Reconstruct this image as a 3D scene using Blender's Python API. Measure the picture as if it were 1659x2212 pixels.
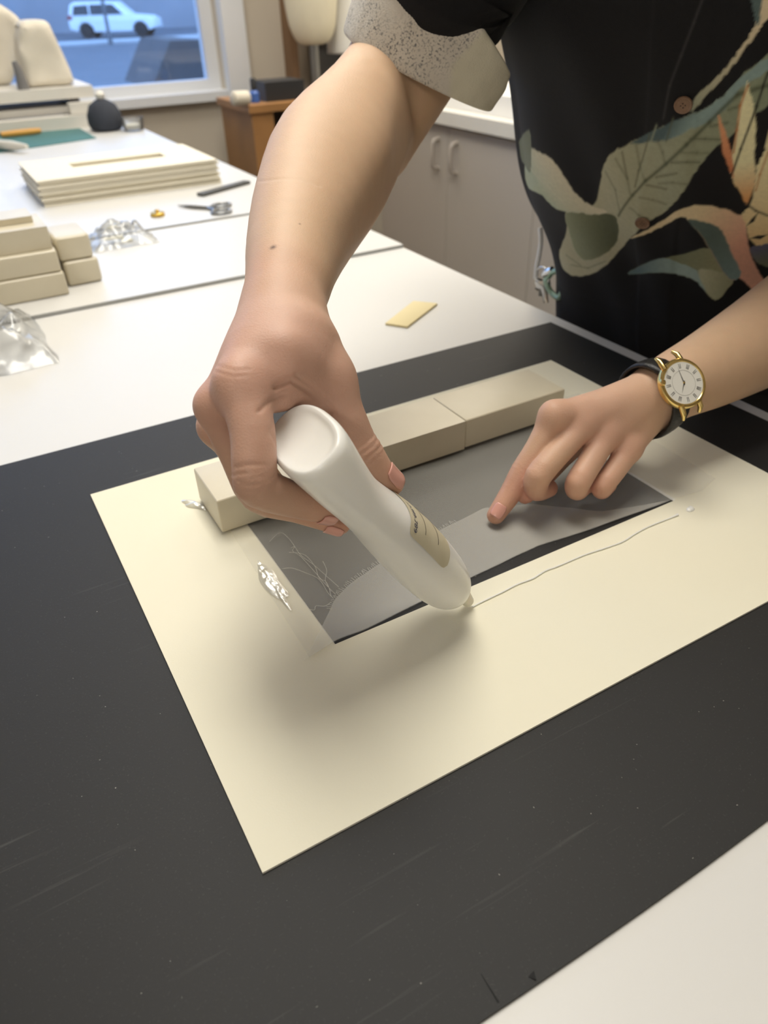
import bpy, bmesh, math, random
import numpy as np
from mathutils import Vector, Matrix, noise
for o in list(bpy.data.objects): bpy.data.objects.remove(o, do_unlink=True)
random.seed(7); np.random.seed(7)
scene = bpy.context.scene
COL = scene.collection
# ---------------------------------------------------------------- camera model (calibrated on the mat board's four edges)
FPX, CX, CY = 1595.0, 829.5, 1106.0
R = np.array([[0.8659314975, -0.4994936230, -0.0258604366], [-0.3075146235, -0.4909109993, -0.8151325948], [0.3944583602, 0.7138014509, -0.5786968902]])
C0 = np.array([-0.0338870616, -0.1852429576, 0.3238834307])
def ray(u, v): return R.T @ np.array([(u - CX) / FPX, (v - CY) / FPX, 1.0])
def at(u, v, d): return C0 + ray(u, v) * d                      # pixel of the photograph + distance -> place in the room
def onz(u, v, z=0.0): r = ray(u, v); return C0 + r * (z - C0[2]) / r[2]
def onx(u, v, x): r = ray(u, v); return C0 + r * (x - C0[0]) / r[0]
def ony(u, v, y): r = ray(u, v); return C0 + r * (y - C0[1]) / r[1]
def proj(P):
    q = (np.asarray(P, float) - C0) @ R.T
    return np.stack([q[..., 0] / q[..., 2] * FPX + CX, q[..., 1] / q[..., 2] * FPX + CY, q[..., 2]], -1)
# ---------------------------------------------------------------- camera
cd = bpy.data.cameras.new('camera'); cam = bpy.data.objects.new('camera', cd); COL.objects.link(cam)
cd.sensor_fit = 'HORIZONTAL'; cd.sensor_width = 5.6; cd.lens = FPX / 1659.0 * 5.6
cd.clip_start = .02; cd.clip_end = 300
M = Matrix(((R[0][0], -R[1][0], -R[2][0], C0[0]), (R[0][1], -R[1][1], -R[2][1], C0[1]), (R[0][2], -R[1][2], -R[2][2], C0[2]), (0, 0, 0, 1)))
cam.matrix_world = M
cd.dof.use_dof = True; cd.dof.focus_distance = .42; cd.dof.aperture_fstop = 1.9
scene.camera = cam
# ---------------------------------------------------------------- sky (blue hour outside the window)
wd = bpy.data.worlds.new('sky'); scene.world = wd; wd.use_nodes = True
nt = wd.node_tree; bg = nt.nodes['Background']
bg.inputs['Color'].default_value = (.24, .42, .78, 1); bg.inputs['Strength'].default_value = 4.6
# ---------------------------------------------------------------- exposure
vs = scene.view_settings
vs.view_transform = 'Standard'; vs.look = 'None'; vs.exposure = 0.0; vs.gamma = 1.0; vs.use_curve_mapping = False
LAMP_W = 23.5          # watts of each ceiling panel
LAMP_COL = (1.0, .955, .865)
LAMPS = [(.34, .66, 1.0), (-1.9, -1.6, 1.0), (.75, 2.2, .5), (1.95, 2.2, .6)]      # x, y, dimming
Z_TABLE, Z_BOARD, Z_MAT, Z_FLOOR, Z_CEIL = -.0030, -.0014, 0.0, -.915, 1.75
# ---------------------------------------------------------------- helpers: meshes, tags, materials
def link(o, parent=None):
    COL.objects.link(o)
    if parent is not None: o.parent = parent
    return o
def tag(o, label, cat, group=None, kind=None):
    o['label'] = label; o['category'] = cat
    if group: o['group'] = group
    if kind: o['kind'] = kind
    return o
def struct(o): o['kind'] = 'structure'; return o
def empty(name, loc=(0, 0, 0)):
    o = bpy.data.objects.new(name, None); o.empty_display_size = .05; link(o); o.location = loc
    return o
def world_child(o, parent):      # parts are modelled in room coordinates
    o.parent = parent; o.matrix_parent_inverse = Matrix.Translation(-parent.location)
    return o
def mobj(name, V, F, mat, parent=None, smooth=True, auto=None):
    me = bpy.data.meshes.new(name)
    me.from_pydata([tuple(map(float, v)) for v in V], [], [tuple(map(int, f)) for f in F]); me.validate()
    return finish(name, me, mat, parent, smooth, auto)
def finish(name, me, mat, parent=None, smooth=True, auto=None):
    if smooth: me.polygons.foreach_set('use_smooth', [True] * len(me.polygons))
    if auto is not None and smooth: me.set_sharp_from_angle(angle=math.radians(auto))
    if mat: me.materials.append(mat)
    o = bpy.data.objects.new(name, me); link(o)
    if parent is not None: world_child(o, parent)
    return o
def npmesh(name, V, F, mat, parent=None):
    V = np.asarray(V, np.float32); F = np.asarray(F, np.int32); k = F.shape[1]
    me = bpy.data.meshes.new(name)
    me.vertices.add(len(V)); me.vertices.foreach_set('co', V.ravel())
    me.loops.add(F.size); me.loops.foreach_set('vertex_index', F.ravel())
    me.polygons.add(len(F)); me.polygons.foreach_set('loop_start', np.arange(len(F), dtype=np.int32) * k)
    me.update(calc_edges=True); me.validate()
    return finish(name, me, mat, parent)
def set_col(o, C, name='Col'):
    a = o.data.color_attributes.new(name, 'FLOAT_COLOR', 'POINT')
    a.data.foreach_set('color', np.concatenate([np.asarray(C, np.float32), np.ones((len(C), 1), np.float32)], 1).ravel())
def bm_obj(name, bm, mat, parent=None, smooth=False, bevel=0, seg=2, auto=35):
    if bevel:
        bmesh.ops.bevel(bm, geom=[e for e in bm.edges if e.is_manifold and e.calc_face_angle(0) > .5], offset=bevel, segments=seg, profile=.6, affect='EDGES')
    me = bpy.data.meshes.new(name); bm.to_mesh(me); bm.free()
    return finish(name, me, mat, parent, smooth or bevel > 0, auto)
def box_bm(x0, x1, y0, y1, z0, z1, bm=None):
    bm = bm or bmesh.new()
    v = [bm.verts.new(p) for p in ((x0,y0,z0),(x1,y0,z0),(x1,y1,z0),(x0,y1,z0),(x0,y0,z1),(x1,y0,z1),(x1,y1,z1),(x0,y1,z1))]
    for f in ((0,3,2,1),(4,5,6,7),(0,1,5,4),(1,2,6,5),(2,3,7,6),(3,0,4,7)): bm.faces.new([v[i] for i in f])
    return bm
def box(name, x0, x1, y0, y1, z0, z1, mat, parent=None, bevel=.001):
    return bm_obj(name, box_bm(min(x0,x1), max(x0,x1), min(y0,y1), max(y0,y1), min(z0,z1), max(z0,z1)), mat, parent, bevel=bevel)
def prism(name, poly, axis, a, b, mat, parent=None, bevel=.0):
    """polygon extruded along x, y or z between a and b"""
    bm = bmesh.new()
    def P(p, t): return {'x': (t, p[0], p[1]), 'y': (p[0], t, p[1]), 'z': (p[0], p[1], t)}[axis]
    lo = [bm.verts.new(P(p, a)) for p in poly]; hi = [bm.verts.new(P(p, b)) for p in poly]
    bm.faces.new(lo); bm.faces.new(hi[::-1]); n = len(poly)
    for i in range(n): bm.faces.new((lo[i], hi[i], hi[(i+1) % n], lo[(i+1) % n]))
    bmesh.ops.recalc_face_normals(bm, faces=bm.faces)
    return bm_obj(name, bm, mat, parent, bevel=bevel)
def tube(name, pts, r, mat, parent=None, n=8, closed=False, flat=None):
    """round (or flattened) rod along points; r number or list"""
    P = [Vector(p) for p in pts]; m = len(P); rr = r if hasattr(r, '__len__') else [r] * m
    V, F = [], []; up = None
    for i in range(m):
        d = (P[(i+1) % m] - P[i-1]) if closed else (P[min(i+1, m-1)] - P[max(i-1, 0)])
        d.normalize()
        if up is None: up = d.orthogonal().normalized()
        s = d.cross(up).normalized(); up = s.cross(d).normalized()
        for k in range(n):
            a = 2 * math.pi * k / n
            V.append(P[i] + s * math.cos(a) * rr[i] + up * math.sin(a) * rr[i] * (flat or 1))
    for i in range(m if closed else m - 1):
        for k in range(n):
            j = (i + 1) % m
            F.append((i*n+k, i*n+(k+1) % n, j*n+(k+1) % n, j*n+k))
    if not closed: F += [tuple(range(n))[::-1], tuple((m-1)*n + k for k in range(n))]
    return mobj(name, V, F, mat, parent, auto=50)
def lathe(name, prof, mat, parent=None, org=(0, 0, 0), axis=(0, 0, 1), n=32, xdir=None, auto=40, sx=1, sy=1):
    A = Vector(axis).normalized(); X = (Vector(xdir) - A * Vector(xdir).dot(A)).normalized() if xdir is not None else A.orthogonal().normalized()
    Y = A.cross(X); O = Vector(org); V, F = [], []
    for r, h in prof:
        for k in range(n):
            a = 2 * math.pi * k / n; V.append(O + A * h + X * (r * sx * math.cos(a)) + Y * (r * sy * math.sin(a)))
    for i in range(len(prof) - 1):
        for k in range(n): F.append((i*n+k, i*n+(k+1) % n, (i+1)*n+(k+1) % n, (i+1)*n+k))
    F += [tuple(range(n))[::-1], tuple((len(prof)-1)*n + k for k in range(n))]
    return mobj(name, V, F, mat, parent, auto=auto)
def srgb(r, g, b):
    f = lambda c: ((c/255 + .055) / 1.055) ** 2.4 if c/255 > .04045 else c/255/12.92
    return (f(r), f(g), f(b))
MATS = {}
def mat(name, col, rough=.6, var=.05, vscale=20, bump=.0, bscale=200, metal=0, spec=.5, sss=0, attr=None, alpha=1, trans=0, coat=0, emit=0, sheen=0, detail=3, var2=None):
    """principled material with procedural colour variation and fine relief"""
    if name in MATS: return MATS[name]
    m = bpy.data.materials.new(name); m.use_nodes = True; MATS[name] = m
    t = m.node_tree; N = t.nodes; L = t.links; p = N['Principled BSDF']
    p.inputs['Roughness'].default_value = rough; p.inputs['Metallic'].default_value = metal
    p.inputs['Specular IOR Level'].default_value = spec
    tc = N.new('ShaderNodeTexCoord'); nz = N.new('ShaderNodeTexNoise'); nz.inputs['Scale'].default_value = vscale; nz.inputs['Detail'].default_value = detail
    L.new(tc.outputs['Object'], nz.inputs['Vector'])
    mx = N.new('ShaderNodeMix'); mx.data_type = 'RGBA'; mx.blend_type = 'MIX'
    c2 = var2 or tuple(max(0, c * (1 - var * 2.2)) for c in col)
    mx.inputs[6].default_value = (*c2, 1); mx.inputs[7].default_value = (*[min(1, c * (1 + (var if not var2 else 0))) for c in col], 1)
    L.new(nz.outputs['Fac'], mx.inputs[0])
    out = mx.outputs[2]
    if attr:
        at_ = N.new('ShaderNodeAttribute'); at_.attribute_name = attr
        m2 = N.new('ShaderNodeMix'); m2.data_type = 'RGBA'; m2.blend_type = 'MULTIPLY'; m2.inputs[0].default_value = 1
        L.new(at_.outputs['Color'], m2.inputs[6]); L.new(out, m2.inputs[7]); out = m2.outputs[2]
    L.new(out, p.inputs['Base Color'])
    if bump:
        n2 = N.new('ShaderNodeTexNoise'); n2.inputs['Scale'].default_value = bscale; n2.inputs['Detail'].default_value = 4
        L.new(tc.outputs['Object'], n2.inputs['Vector'])
        b = N.new('ShaderNodeBump'); b.inputs['Strength'].default_value = bump; b.inputs['Distance'].default_value = .001
        L.new(n2.outputs['Fac'], b.inputs['Height']); L.new(b.outputs['Normal'], p.inputs['Normal'])
    if sss:
        p.inputs['Subsurface Weight'].default_value = sss; p.inputs['Subsurface Radius'].default_value = (1, .4, .25); p.inputs['Subsurface Scale'].default_value = .006
    if alpha < 1: p.inputs['Alpha'].default_value = alpha
    if trans: p.inputs['Transmission Weight'].default_value = trans
    if coat: p.inputs['Coat Weight'].default_value = coat; p.inputs['Coat Roughness'].default_value = .08
    if sheen: p.inputs['Sheen Weight'].default_value = sheen
    if emit: p.inputs['Emission Color'].default_value = (*col, 1); p.inputs['Emission Strength'].default_value = emit
    return m
def clear_mat(name, tint, gloss=.12, haze=.1, rough=.08, bump=0):
    """thin clear sheet: mostly see-through, a little milky, glossy"""
    if name in MATS: return MATS[name]
    m = bpy.data.materials.new(name); m.use_nodes = True; MATS[name] = m
    t = m.node_tree; N = t.nodes; L = t.links; N.remove(N['Principled BSDF']); out = N['Material Output']
    tr = N.new('ShaderNodeBsdfTransparent'); tr.inputs[0].default_value = (*tint, 1)
    df = N.new('ShaderNodeBsdfDiffuse'); df.inputs[0].default_value = (.85, .86, .86, 1)
    gl = N.new('ShaderNodeBsdfGlossy'); gl.inputs['Roughness'].default_value = rough
    nz = N.new('ShaderNodeTexNoise'); nz.inputs['Scale'].default_value = 60
    tc = N.new('ShaderNodeTexCoord'); L.new(tc.outputs['Object'], nz.inputs['Vector'])
    mh = N.new('ShaderNodeMath'); mh.operation = 'MULTIPLY'; mh.inputs[1].default_value = haze * 2; L.new(nz.outputs['Fac'], mh.inputs[0])
    a = N.new('ShaderNodeMixShader'); L.new(mh.outputs[0], a.inputs[0]); L.new(tr.outputs[0], a.inputs[1]); L.new(df.outputs[0], a.inputs[2])
    fr = N.new('ShaderNodeFresnel'); fr.inputs[0].default_value = 1.35
    m2 = N.new('ShaderNodeMath'); m2.operation = 'MULTIPLY_ADD'; m2.inputs[1].default_value = 1; m2.inputs[2].default_value = gloss * .3; L.new(fr.outputs[0], m2.inputs[0])
    b = N.new('ShaderNodeMixShader'); L.new(m2.outputs[0], b.inputs[0]); L.new(a.outputs[0], b.inputs[1]); L.new(gl.outputs[0], b.inputs[2])
    L.new(b.outputs[0], out.inputs['Surface'])
    return m
# ---------------------------------------------------------------- implicit surfaces (bodies)
def v3(p): return np.array(p, dtype=np.float32)
def cone(P, a, b, ra, rb):
    """signed distance to a tapered capsule"""
    ba = b - a; l2 = float(ba @ ba); rr = ra - rb; a2 = l2 - rr * rr
    if a2 <= 1e-12:
        return np.linalg.norm(P - (a if ra > rb else b), axis=1) - max(ra, rb)
    il2 = 1.0 / l2
    pa = P - a; y = pa @ ba; z = y - l2
    w = pa * l2 - y[:, None] * ba
    x2 = np.einsum('ij,ij->i', w, w)
    y2 = y * y * l2; z2 = z * z * l2
    k = np.sign(rr) * rr * rr * x2
    d = (np.sqrt(x2 * a2 * il2) + y * rr) * il2 - ra
    m1 = np.sign(z) * a2 * z2 > k
    m2 = (~m1) & (np.sign(y) * a2 * y2 < k)
    d = np.where(m1, np.sqrt(x2 + z2) * il2 - rb, np.where(m2, np.sqrt(x2 + y2) * il2 - ra, d))
    return d
def smin(a, b, k):
    h = np.maximum(k - np.abs(a - b), 0) / k
    return np.minimum(a, b) - h * h * k * 0.25
def smax(a, b, k): return -smin(-a, -b, k)
CULL = [None]
def chain(P, pts, k=0.0):
    d = None
    for (a, ra), (b, rb) in zip(pts[:-1], pts[1:]):
        if CULL[0] is not None:
            r = max(ra, rb) + .03
            if (np.minimum(a, b) - r > CULL[0][1]).any() or (np.maximum(a, b) + r < CULL[0][0]).any(): continue
        c = cone(P, a, b, ra, rb)
        d = c if d is None else (smin(d, c, k) if k > 0 else np.minimum(d, c))
    return np.full(len(P), .5, np.float32) if d is None else d
def mesh_sdf(f, lo, hi, h, margin=0.03):
    """surface nets on a grid that is only evaluated near the surface"""
    lo = np.asarray(lo, float); hi = np.asarray(hi, float)
    B = 8
    nb = np.ceil((hi - lo) / (h * B)).astype(int) + 1
    n = nb * B
    ci = np.stack(np.meshgrid(*[np.arange(k) for k in nb], indexing='ij'), -1).reshape(-1, 3)
    cc = (lo + (ci * B + (B - 1) / 2) * h).astype(np.float32)
    cd = f(cc)
    act = np.abs(cd) < h * B * 0.95 + 0.004
    G = np.repeat(np.repeat(np.repeat(cd.reshape(nb).astype(np.float32), B, 0), B, 1), B, 2)
    loc = np.stack(np.meshgrid(*[np.arange(B)] * 3, indexing='ij'), -1).reshape(-1, 3)
    idx = ci[act]
    g = idx // 3
    idx = idx[np.lexsort((g[:, 2], g[:, 1], g[:, 0]))]
    for s in range(0, len(idx), 60):
        bi = idx[s:s + 60]
        CULL[0] = (lo + bi.min(0) * B * h, lo + (bi.max(0) + 1) * B * h)
        pi = (bi[:, None, :] * B + loc[None]).reshape(-1, 3)
        val = f((lo + pi * h).astype(np.float32))
        G[pi[:, 0], pi[:, 1], pi[:, 2]] = val
    CULL[0] = None
    S = G < 0
    c = np.zeros(tuple(n - 1), np.int8)
    for dx in (0, 1):
        for dy in (0, 1):
            for dz in (0, 1):
                c += S[dx:n[0] - 1 + dx, dy:n[1] - 1 + dy, dz:n[2] - 1 + dz]
    cells = np.argwhere((c > 0) & (c < 8))
    vid = np.full(tuple(n - 1), -1, np.int32)
    vid[cells[:, 0], cells[:, 1], cells[:, 2]] = np.arange(len(cells))
    acc = np.zeros((len(cells), 3)); cnt = np.zeros(len(cells))
    cor = [(0,0,0),(1,0,0),(0,1,0),(1,1,0),(0,0,1),(1,0,1),(0,1,1),(1,1,1)]
    val = [G[cells[:, 0] + a, cells[:, 1] + b, cells[:, 2] + e] for a, b, e in cor]
    for i in range(8):
        for ax in range(3):
            if cor[i][ax] == 0:
                j = i + (1, 2, 4)[ax]
                m = (val[i] < 0) != (val[j] < 0)
                t = np.where(m, val[i] / np.where(m, val[i] - val[j], 1), 0)
                p = np.tile(np.array(cor[i], float), (len(cells), 1)); p[:, ax] += t
                acc[m] += p[m]; cnt[m] += 1
    V = lo + (cells + acc / cnt[:, None]) * h
    F = []
    for ax in range(3):
        o = [0, 0, 0]; o[ax] = 1
        s0 = S[:n[0] - 1, :n[1] - 1, :n[2] - 1]
        s1 = S[o[0]:n[0] - 1 + o[0], o[1]:n[1] - 1 + o[1], o[2]:n[2] - 1 + o[2]]
        e = np.argwhere(s0 != s1)
        u, w = (ax + 1) % 3, (ax + 2) % 3
        e = e[(e[:, u] > 0) & (e[:, w] > 0)]
        sgn = s0[e[:, 0], e[:, 1], e[:, 2]]
        q = []
        for du, dw in ((0, 0), (-1, 0), (-1, -1), (0, -1)):
            p = e.copy(); p[:, u] += du; p[:, w] += dw
            q.append(vid[p[:, 0], p[:, 1], p[:, 2]])
        q = np.stack(q, 1)
        q[~sgn] = q[~sgn][:, ::-1]
        F.append(q)
    F = np.concatenate(F)
    return V, F[(F >= 0).all(1)]
# ---------------------------------------------------------------- arms and hands as joint chains
def J(*a):   # (u, v, depth, radius) rows -> chain of (point, radius)
    return [(v3(at(u, v, d)), r) for (u, v, d, r) in a]
def mid(p, q, t, r): return (v3(p[0] * (1 - t) + q[0] * t), r)
# right arm: upper arm, forearm in two masses, hand closed on the bottle
RA_up = J((1060, -130, .69, .050), (960, 10, .65, .048), (872, 145, .618, .0460), (826, 240, .622, .0410), (800, 300, .618, .037))
RA_rad = J((868, 110, .618, .034), (785, 218, .586, .0335), (697, 318, .548, .0355), (657, 420, .50, .0325), (625, 530, .45, .0258), (614, 610, .415, .0198), (610, 665, .40, .0172))
RA_pro = J((785, 250, .572, .027), (755, 325, .546, .0315), (705, 425, .505, .0265), (655, 520, .455, .0215), (640, 600, .420, .0165))
RA_uln = J((800, 285, .597, .034), (745, 400, .562, .0335), (690, 510, .502, .0252), (643, 610, .43, .0180), (610, 680, .405, .016))
RH_palm = [
    J((622, 560, .440, .0180), (613, 610, .418, .0160), (602, 665, .402, .0162), (552, 760, .368, .0145), (520, 830, .350, .0118)),
    J((622, 570, .440, .0160), (610, 620, .420, .0155), (597, 672, .402, .0165), (528, 782, .375, .0118), (469, 877, .362, .0103)),
    J((600, 680, .41, .016), (522, 830, .40, .0112), (470, 921, .386, .0096)),
    J((640, 570, .445, .0160), (630, 620, .420, .0165), (628, 668, .402, .0172), (678, 752, .388, .0145), (713, 818, .384, .0114)),
    J((622, 600, .425, .0150), (617, 650, .404, .0155), (615, 690, .388, .0162), (612, 770, .364, .0165), (596, 836, .360, .0100)),
    J((650, 735, .378, .0150), (655, 795, .372, .0135), (650, 836, .372, .0080)),
    J((535, 848, .353, .0090), (585, 850, .360, .0072), (640, 845, .370, .0065), (700, 830, .380, .0090)),
]
RH_index = J((520, 832, .350, .0118), (545, 930, .345, .0107), (550, 1015, .345, .0106), (560, 1052, .350, .0103), (640, 1082, .372, .0089), (710, 1105, .388, .0066))
RH_middle = J((469, 877, .362, .0103), (517, 985, .374, .0097), (558, 1068, .386, .0096), (640, 1095, .400, .0086), (732, 1130, .408, .0067))
RH_ring = J((470, 921, .386, .0096), (508, 975, .398, .0090), (560, 1060, .412, .0090), (640, 1095, .422, .0082), (700, 1110, .424, .0066))
RH_pinky = J((510, 935, .406, .010), (560, 1010, .425, .0085), (610, 1070, .435, .0080), (680, 1095, .437, .0068))
RH_thumb = J((713, 818, .384, .0116), (736, 880, .385, .0112), (769, 952, .391, .0104), (784, 977, .393, .0106), (814, 1022, .398, .0096), (845, 1043, .402, .0072))
# left arm: forearm from the right, hand pointing down on the gauze
LA_up = [(v3((.632, .135, .375)), .050), (v3((.650, .150, .25)), .046), (v3((.662, .178, .125)), .041), (v3((.655, .186, .10)), .038)]
LA = J((1825, 603, .670, .040), (1760, 645, .655, .041), (1640, 728, .625, .036), (1540, 782, .595, .0285), (1465, 815, .573, .0222), (1420, 838, .562, .0195))
LA2 = J((1830, 640, .668, .036), (1740, 705, .645, .032), (1640, 758, .618, .0275), (1540, 815, .59, .0215), (1470, 846, .572, .0190), (1430, 873, .563, .016))
LH_palm = [
    J((1405, 846, .560, .0165), (1300, 878, .545, .0130), (1198, 901, .534, .0103)),
    J((1400, 858, .560, .0165), (1325, 888, .547, .0130), (1257, 920, .540, .0103)),
    J((1410, 868, .562, .0155), (1352, 908, .550, .0125), (1308, 942, .545, .0098)),
    J((1415, 880, .565, .0145), (1383, 930, .557, .0112), (1358, 968, .551, .0092)),
    J((1380, 885, .575, .0165), (1290, 925, .570, .0140)),
]
LH_index = J((1196, 903, .536, .0102), (1163, 965, .5385, .0091), (1130, 1018, .541, .0091), (1104, 1064, .5425, .0082), (1071, 1113, .5405, .0066))
LH_middle = J((1256, 922, .540, .0102), (1206, 978, .531, .0093), (1163, 1028, .525, .0095), (1160, 1058, .536, .0082), (1185, 1055, .550, .0068))
LH_ring = J((1306, 944, .545, .0098), (1274, 1000, .537, .0091), (1249, 1042, .532, .0091), (1247, 1058, .541, .0079), (1262, 1050, .555, .0066))
LH_pinky = J((1357, 972, .551, .0092), (1326, 1018, .545, .0084), (1303, 1048, .541, .0081), (1301, 1058, .550, .0070), (1315, 1048, .560, .0060))
LH_thumb = J((1290, 925, .570, .0130), (1230, 965, .572, .0105), (1170, 1030, .558, .0090), (1135, 1068, .545, .0070))
LH_knuckle = [[(v3(c[-1][0] + dn * .0042), c[-1][1] * .72), (v3(c[-1][0] * .9 + c[-2][0] * .1 + dn * .0036), c[-1][1] * .66)] for dn in [v3(R.T @ np.array([-.1, -.75, -.65]))] for c in LH_palm[:4]]
_R = ['RA_up', 'RA_rad', 'RA_uln', 'RA_pro', 'RH_index', 'RH_middle', 'RH_ring', 'RH_pinky', 'RH_thumb', 'LA_up', 'LA', 'LA2', 'LH_index', 'LH_middle', 'LH_ring', 'LH_pinky', 'LH_thumb']
JOINTS = {k: globals()[k] for k in _R}
def spl(c, m=3):
    P = np.array([np.append(p, r) for p, r in c]); out = []
    for i in range(len(P) - 1):
        p0, p1, p2, p3 = P[max(i - 1, 0)], P[i], P[i + 1], P[min(i + 2, len(P) - 1)]
        for t in np.arange(m) / m:
            q = .5 * (2 * p1 + (p2 - p0) * t + (2 * p0 - 5 * p1 + 4 * p2 - p3) * t * t + (3 * p1 - p0 - 3 * p2 + p3) * t ** 3)
            out.append((v3(q[:3]), float(q[3])))
    return out + [c[-1]]
for k in _R: globals()[k] = spl(globals()[k])
RH_palm = [spl(c, 2) for c in RH_palm]; LH_palm = [spl(c, 2) for c in LH_palm] + LH_knuckle

def hand_union(P, arm, palm, fingers, kf, kp=.010):
    d = arm
    for c in palm:
        d = smin(d, chain(P, c), kp)
    out = None
    for c, k in zip(fingers, kf):
        e = smin(d, chain(P, c), k)
        out = e if out is None else np.minimum(out, e)
    return out
def crease_at(j0, j1, off, amp, wl, ext, rad):
    a, b = j0[0], j1[0]; t = (b - a) / np.linalg.norm(b - a)
    return (v3(a + t * off), v3(t), amp, wl, ext, rad)
R_creases = [crease_at(JOINTS['RH_thumb'][2], JOINTS['RH_thumb'][4], .006, .00042, .0034, .0055, .014), crease_at(JOINTS['RH_index'][2], JOINTS['RH_index'][3], .002, .00022, .0030, .006, .014),
             crease_at(JOINTS['RH_index'][4], JOINTS['RH_index'][5], .000, .00018, .0026, .0035, .012), crease_at(JOINTS['RH_middle'][2], JOINTS['RH_middle'][3], .0, .0002, .003, .005, .012)]
L_creases = [crease_at(JOINTS['LH_index'][2], JOINTS['LH_index'][3], -.001, .00024, .0027, .0045, .012), crease_at(JOINTS['LH_index'][3], JOINTS['LH_index'][4], .000, .0002, .0024, .003, .011)]
def creases(P, cs):
    out = np.zeros(len(P), np.float32)
    for c, t, amp, wl, ext, rad in cs:
        q = P - c; s = q @ t; r2 = np.einsum('ij,ij->i', q, q) - s * s
        m = (np.abs(s) < ext * 3) & (r2 < rad * rad * 4)
        if m.any():
            w = np.sin(s[m] * 0) + np.cos((s[m] + 9 * (r2[m] - r2[m].mean())) * (2 * np.pi / wl))
            out[m] += -amp * w * np.exp(-(s[m] / ext) ** 2)
    return out
def f_right(P):
    a = smin(chain(P, RA_rad), chain(P, RA_pro), .014)
    a = smin(a, chain(P, RA_uln), .009)
    a = smin(a, chain(P, RA_up), .006)
    d = hand_union(P, a, RH_palm, (RH_index, RH_middle, RH_ring, RH_pinky, RH_thumb), (.007, .006, .006, .006, .010))
    return d + creases(P, R_creases)
def f_left(P):
    a = smin(smin(chain(P, LA), chain(P, LA2), .02), chain(P, LA_up), .012)
    d = hand_union(P, a, LH_palm, (LH_index, LH_middle, LH_ring, LH_pinky, LH_thumb), (.007, .006, .006, .006, .009), .0075)
    return d + creases(P, L_creases)
def chain_bounds(cs, pad=.012):
    p = np.array([q[0] for c in cs for q in c]); r = np.array([q[1] for c in cs for q in c])[:, None]
    return (p - r).min(0) - pad, (p + r).max(0) + pad
R_all = [RA_up, RA_rad, RA_uln, RA_pro] + RH_palm + [RH_index, RH_middle, RH_ring, RH_pinky, RH_thumb]
L_all = [LA_up, LA, LA2] + LH_palm + [LH_index, LH_middle, LH_ring, LH_pinky, LH_thumb]
# ---------------------------------------------------------------- glue bottle surface
BT_base = v3(at(657, 947, .345)); BT_tip = v3(at(1006, 1307, .4695))
BT_A = (BT_tip - BT_base) / np.linalg.norm(BT_tip - BT_base); BT_L = float(np.linalg.norm(BT_tip - BT_base))
_t = R.T @ np.array([.69, -.72, 0.]); _t = _t - BT_A * (_t @ BT_A); BT_T = _t / np.linalg.norm(_t)
BT_W = np.cross(BT_A, BT_T)
BT_prof = [  # (fraction along axis, half thin, half wide, superellipse power)
    (.012, .0060, .0120, 2.2), (.006, .0110, .0195, 2.3), (-.004, .0136, .0232, 2.5), (-.006, .0150, .0246, 2.6), (.004, .0164, .0262, 2.6), (.02, .0170, .0270, 2.6), (.06, .0168, .0274, 2.5),
    (.14, .0154, .0276, 2.4), (.24, .0140, .0276, 2.3), (.34, .0145, .0272, 2.3), (.44, .0168, .0266, 2.3), (.54, .0180, .0258, 2.3), (.64, .0184, .0246, 2.3),
    (.74, .0179, .0228, 2.2), (.82, .0160, .0198, 2.1), (.868, .0132, .0158, 2.0), (.895, .0104, .0116, 2.0), (.912, .0072, .0078, 2), (.9255, .0056, .0056, 2), (.955, .0050, .0050, 2), (.985, .0041, .0041, 2), (.998, .0036, .0036, 2), (1.003, .0024, .0024, 2)]
def bottle_point(s, ang, extra=0.0):
    ss = [p[0] for p in BT_prof]
    for i in range(5, len(BT_prof) - 1):
        if BT_prof[i + 1][0] >= s: break
    a, b = BT_prof[i], BT_prof[i + 1]; t = (s - a[0]) / (b[0] - a[0])
    hn, hw, pw = [a[k] * (1 - t) + b[k] * t for k in (1, 2, 3)]
    return bottle_ring(s, hn + extra, hw + extra, pw, ang)
def bottle_ring(s, hn, hw, pw, ang):
    c, n = math.cos(ang), math.sin(ang)
    k = (abs(c / hn) ** pw + abs(n / hw) ** pw) ** (-1 / pw); x, y = c * k, n * k
    x -= .0024 * math.exp(-((s - .22) / .16) ** 2)
    if s > .925: x += .0028 * min(1, (s - .925) / .02)
    return BT_base + BT_A * (s * BT_L) + BT_T * x + BT_W * y
# ---------------------------------------------------------------- the room
WX0, WX1, WY0, WY1 = -3.0, 2.3, -3.0, 2.86
m_wall = mat('wall_paint', srgb(206, 196, 180), .8, .03, 3, .15, 300)
m_floor = mat('floor_vinyl', srgb(120, 112, 102), .5, .12, 8, .05, 60)
m_ceil = mat('ceiling_tile', srgb(225, 220, 210), .9, .04, 30, .3, 150)
m_white_frame = mat('window_frame_paint', srgb(222, 224, 228), .45, .02, 10)
m_glass = clear_mat('window_glass', (.96, .98, 1.0), gloss=.1, haze=.02, rough=.02)
struct(box('floor', WX0, WX1, WY0, WY1, Z_FLOOR - .05, Z_FLOOR, m_floor, bevel=0))
struct(box('ceiling', WX0, WX1, WY0, WY1, Z_CEIL, Z_CEIL + .05, m_ceil, bevel=0))
struct(box('wall_left', WX0 - .1, WX0, WY0, WY1, Z_FLOOR, Z_CEIL, m_wall, bevel=0))
struct(box('wall_right', WX1, WX1 + .1, WY0, WY1, Z_FLOOR, Z_CEIL, m_wall, bevel=0))
struct(box('wall_front', WX0, WX1, WY0 - .1, WY0, Z_FLOOR, Z_CEIL, m_wall, bevel=0))
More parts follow.
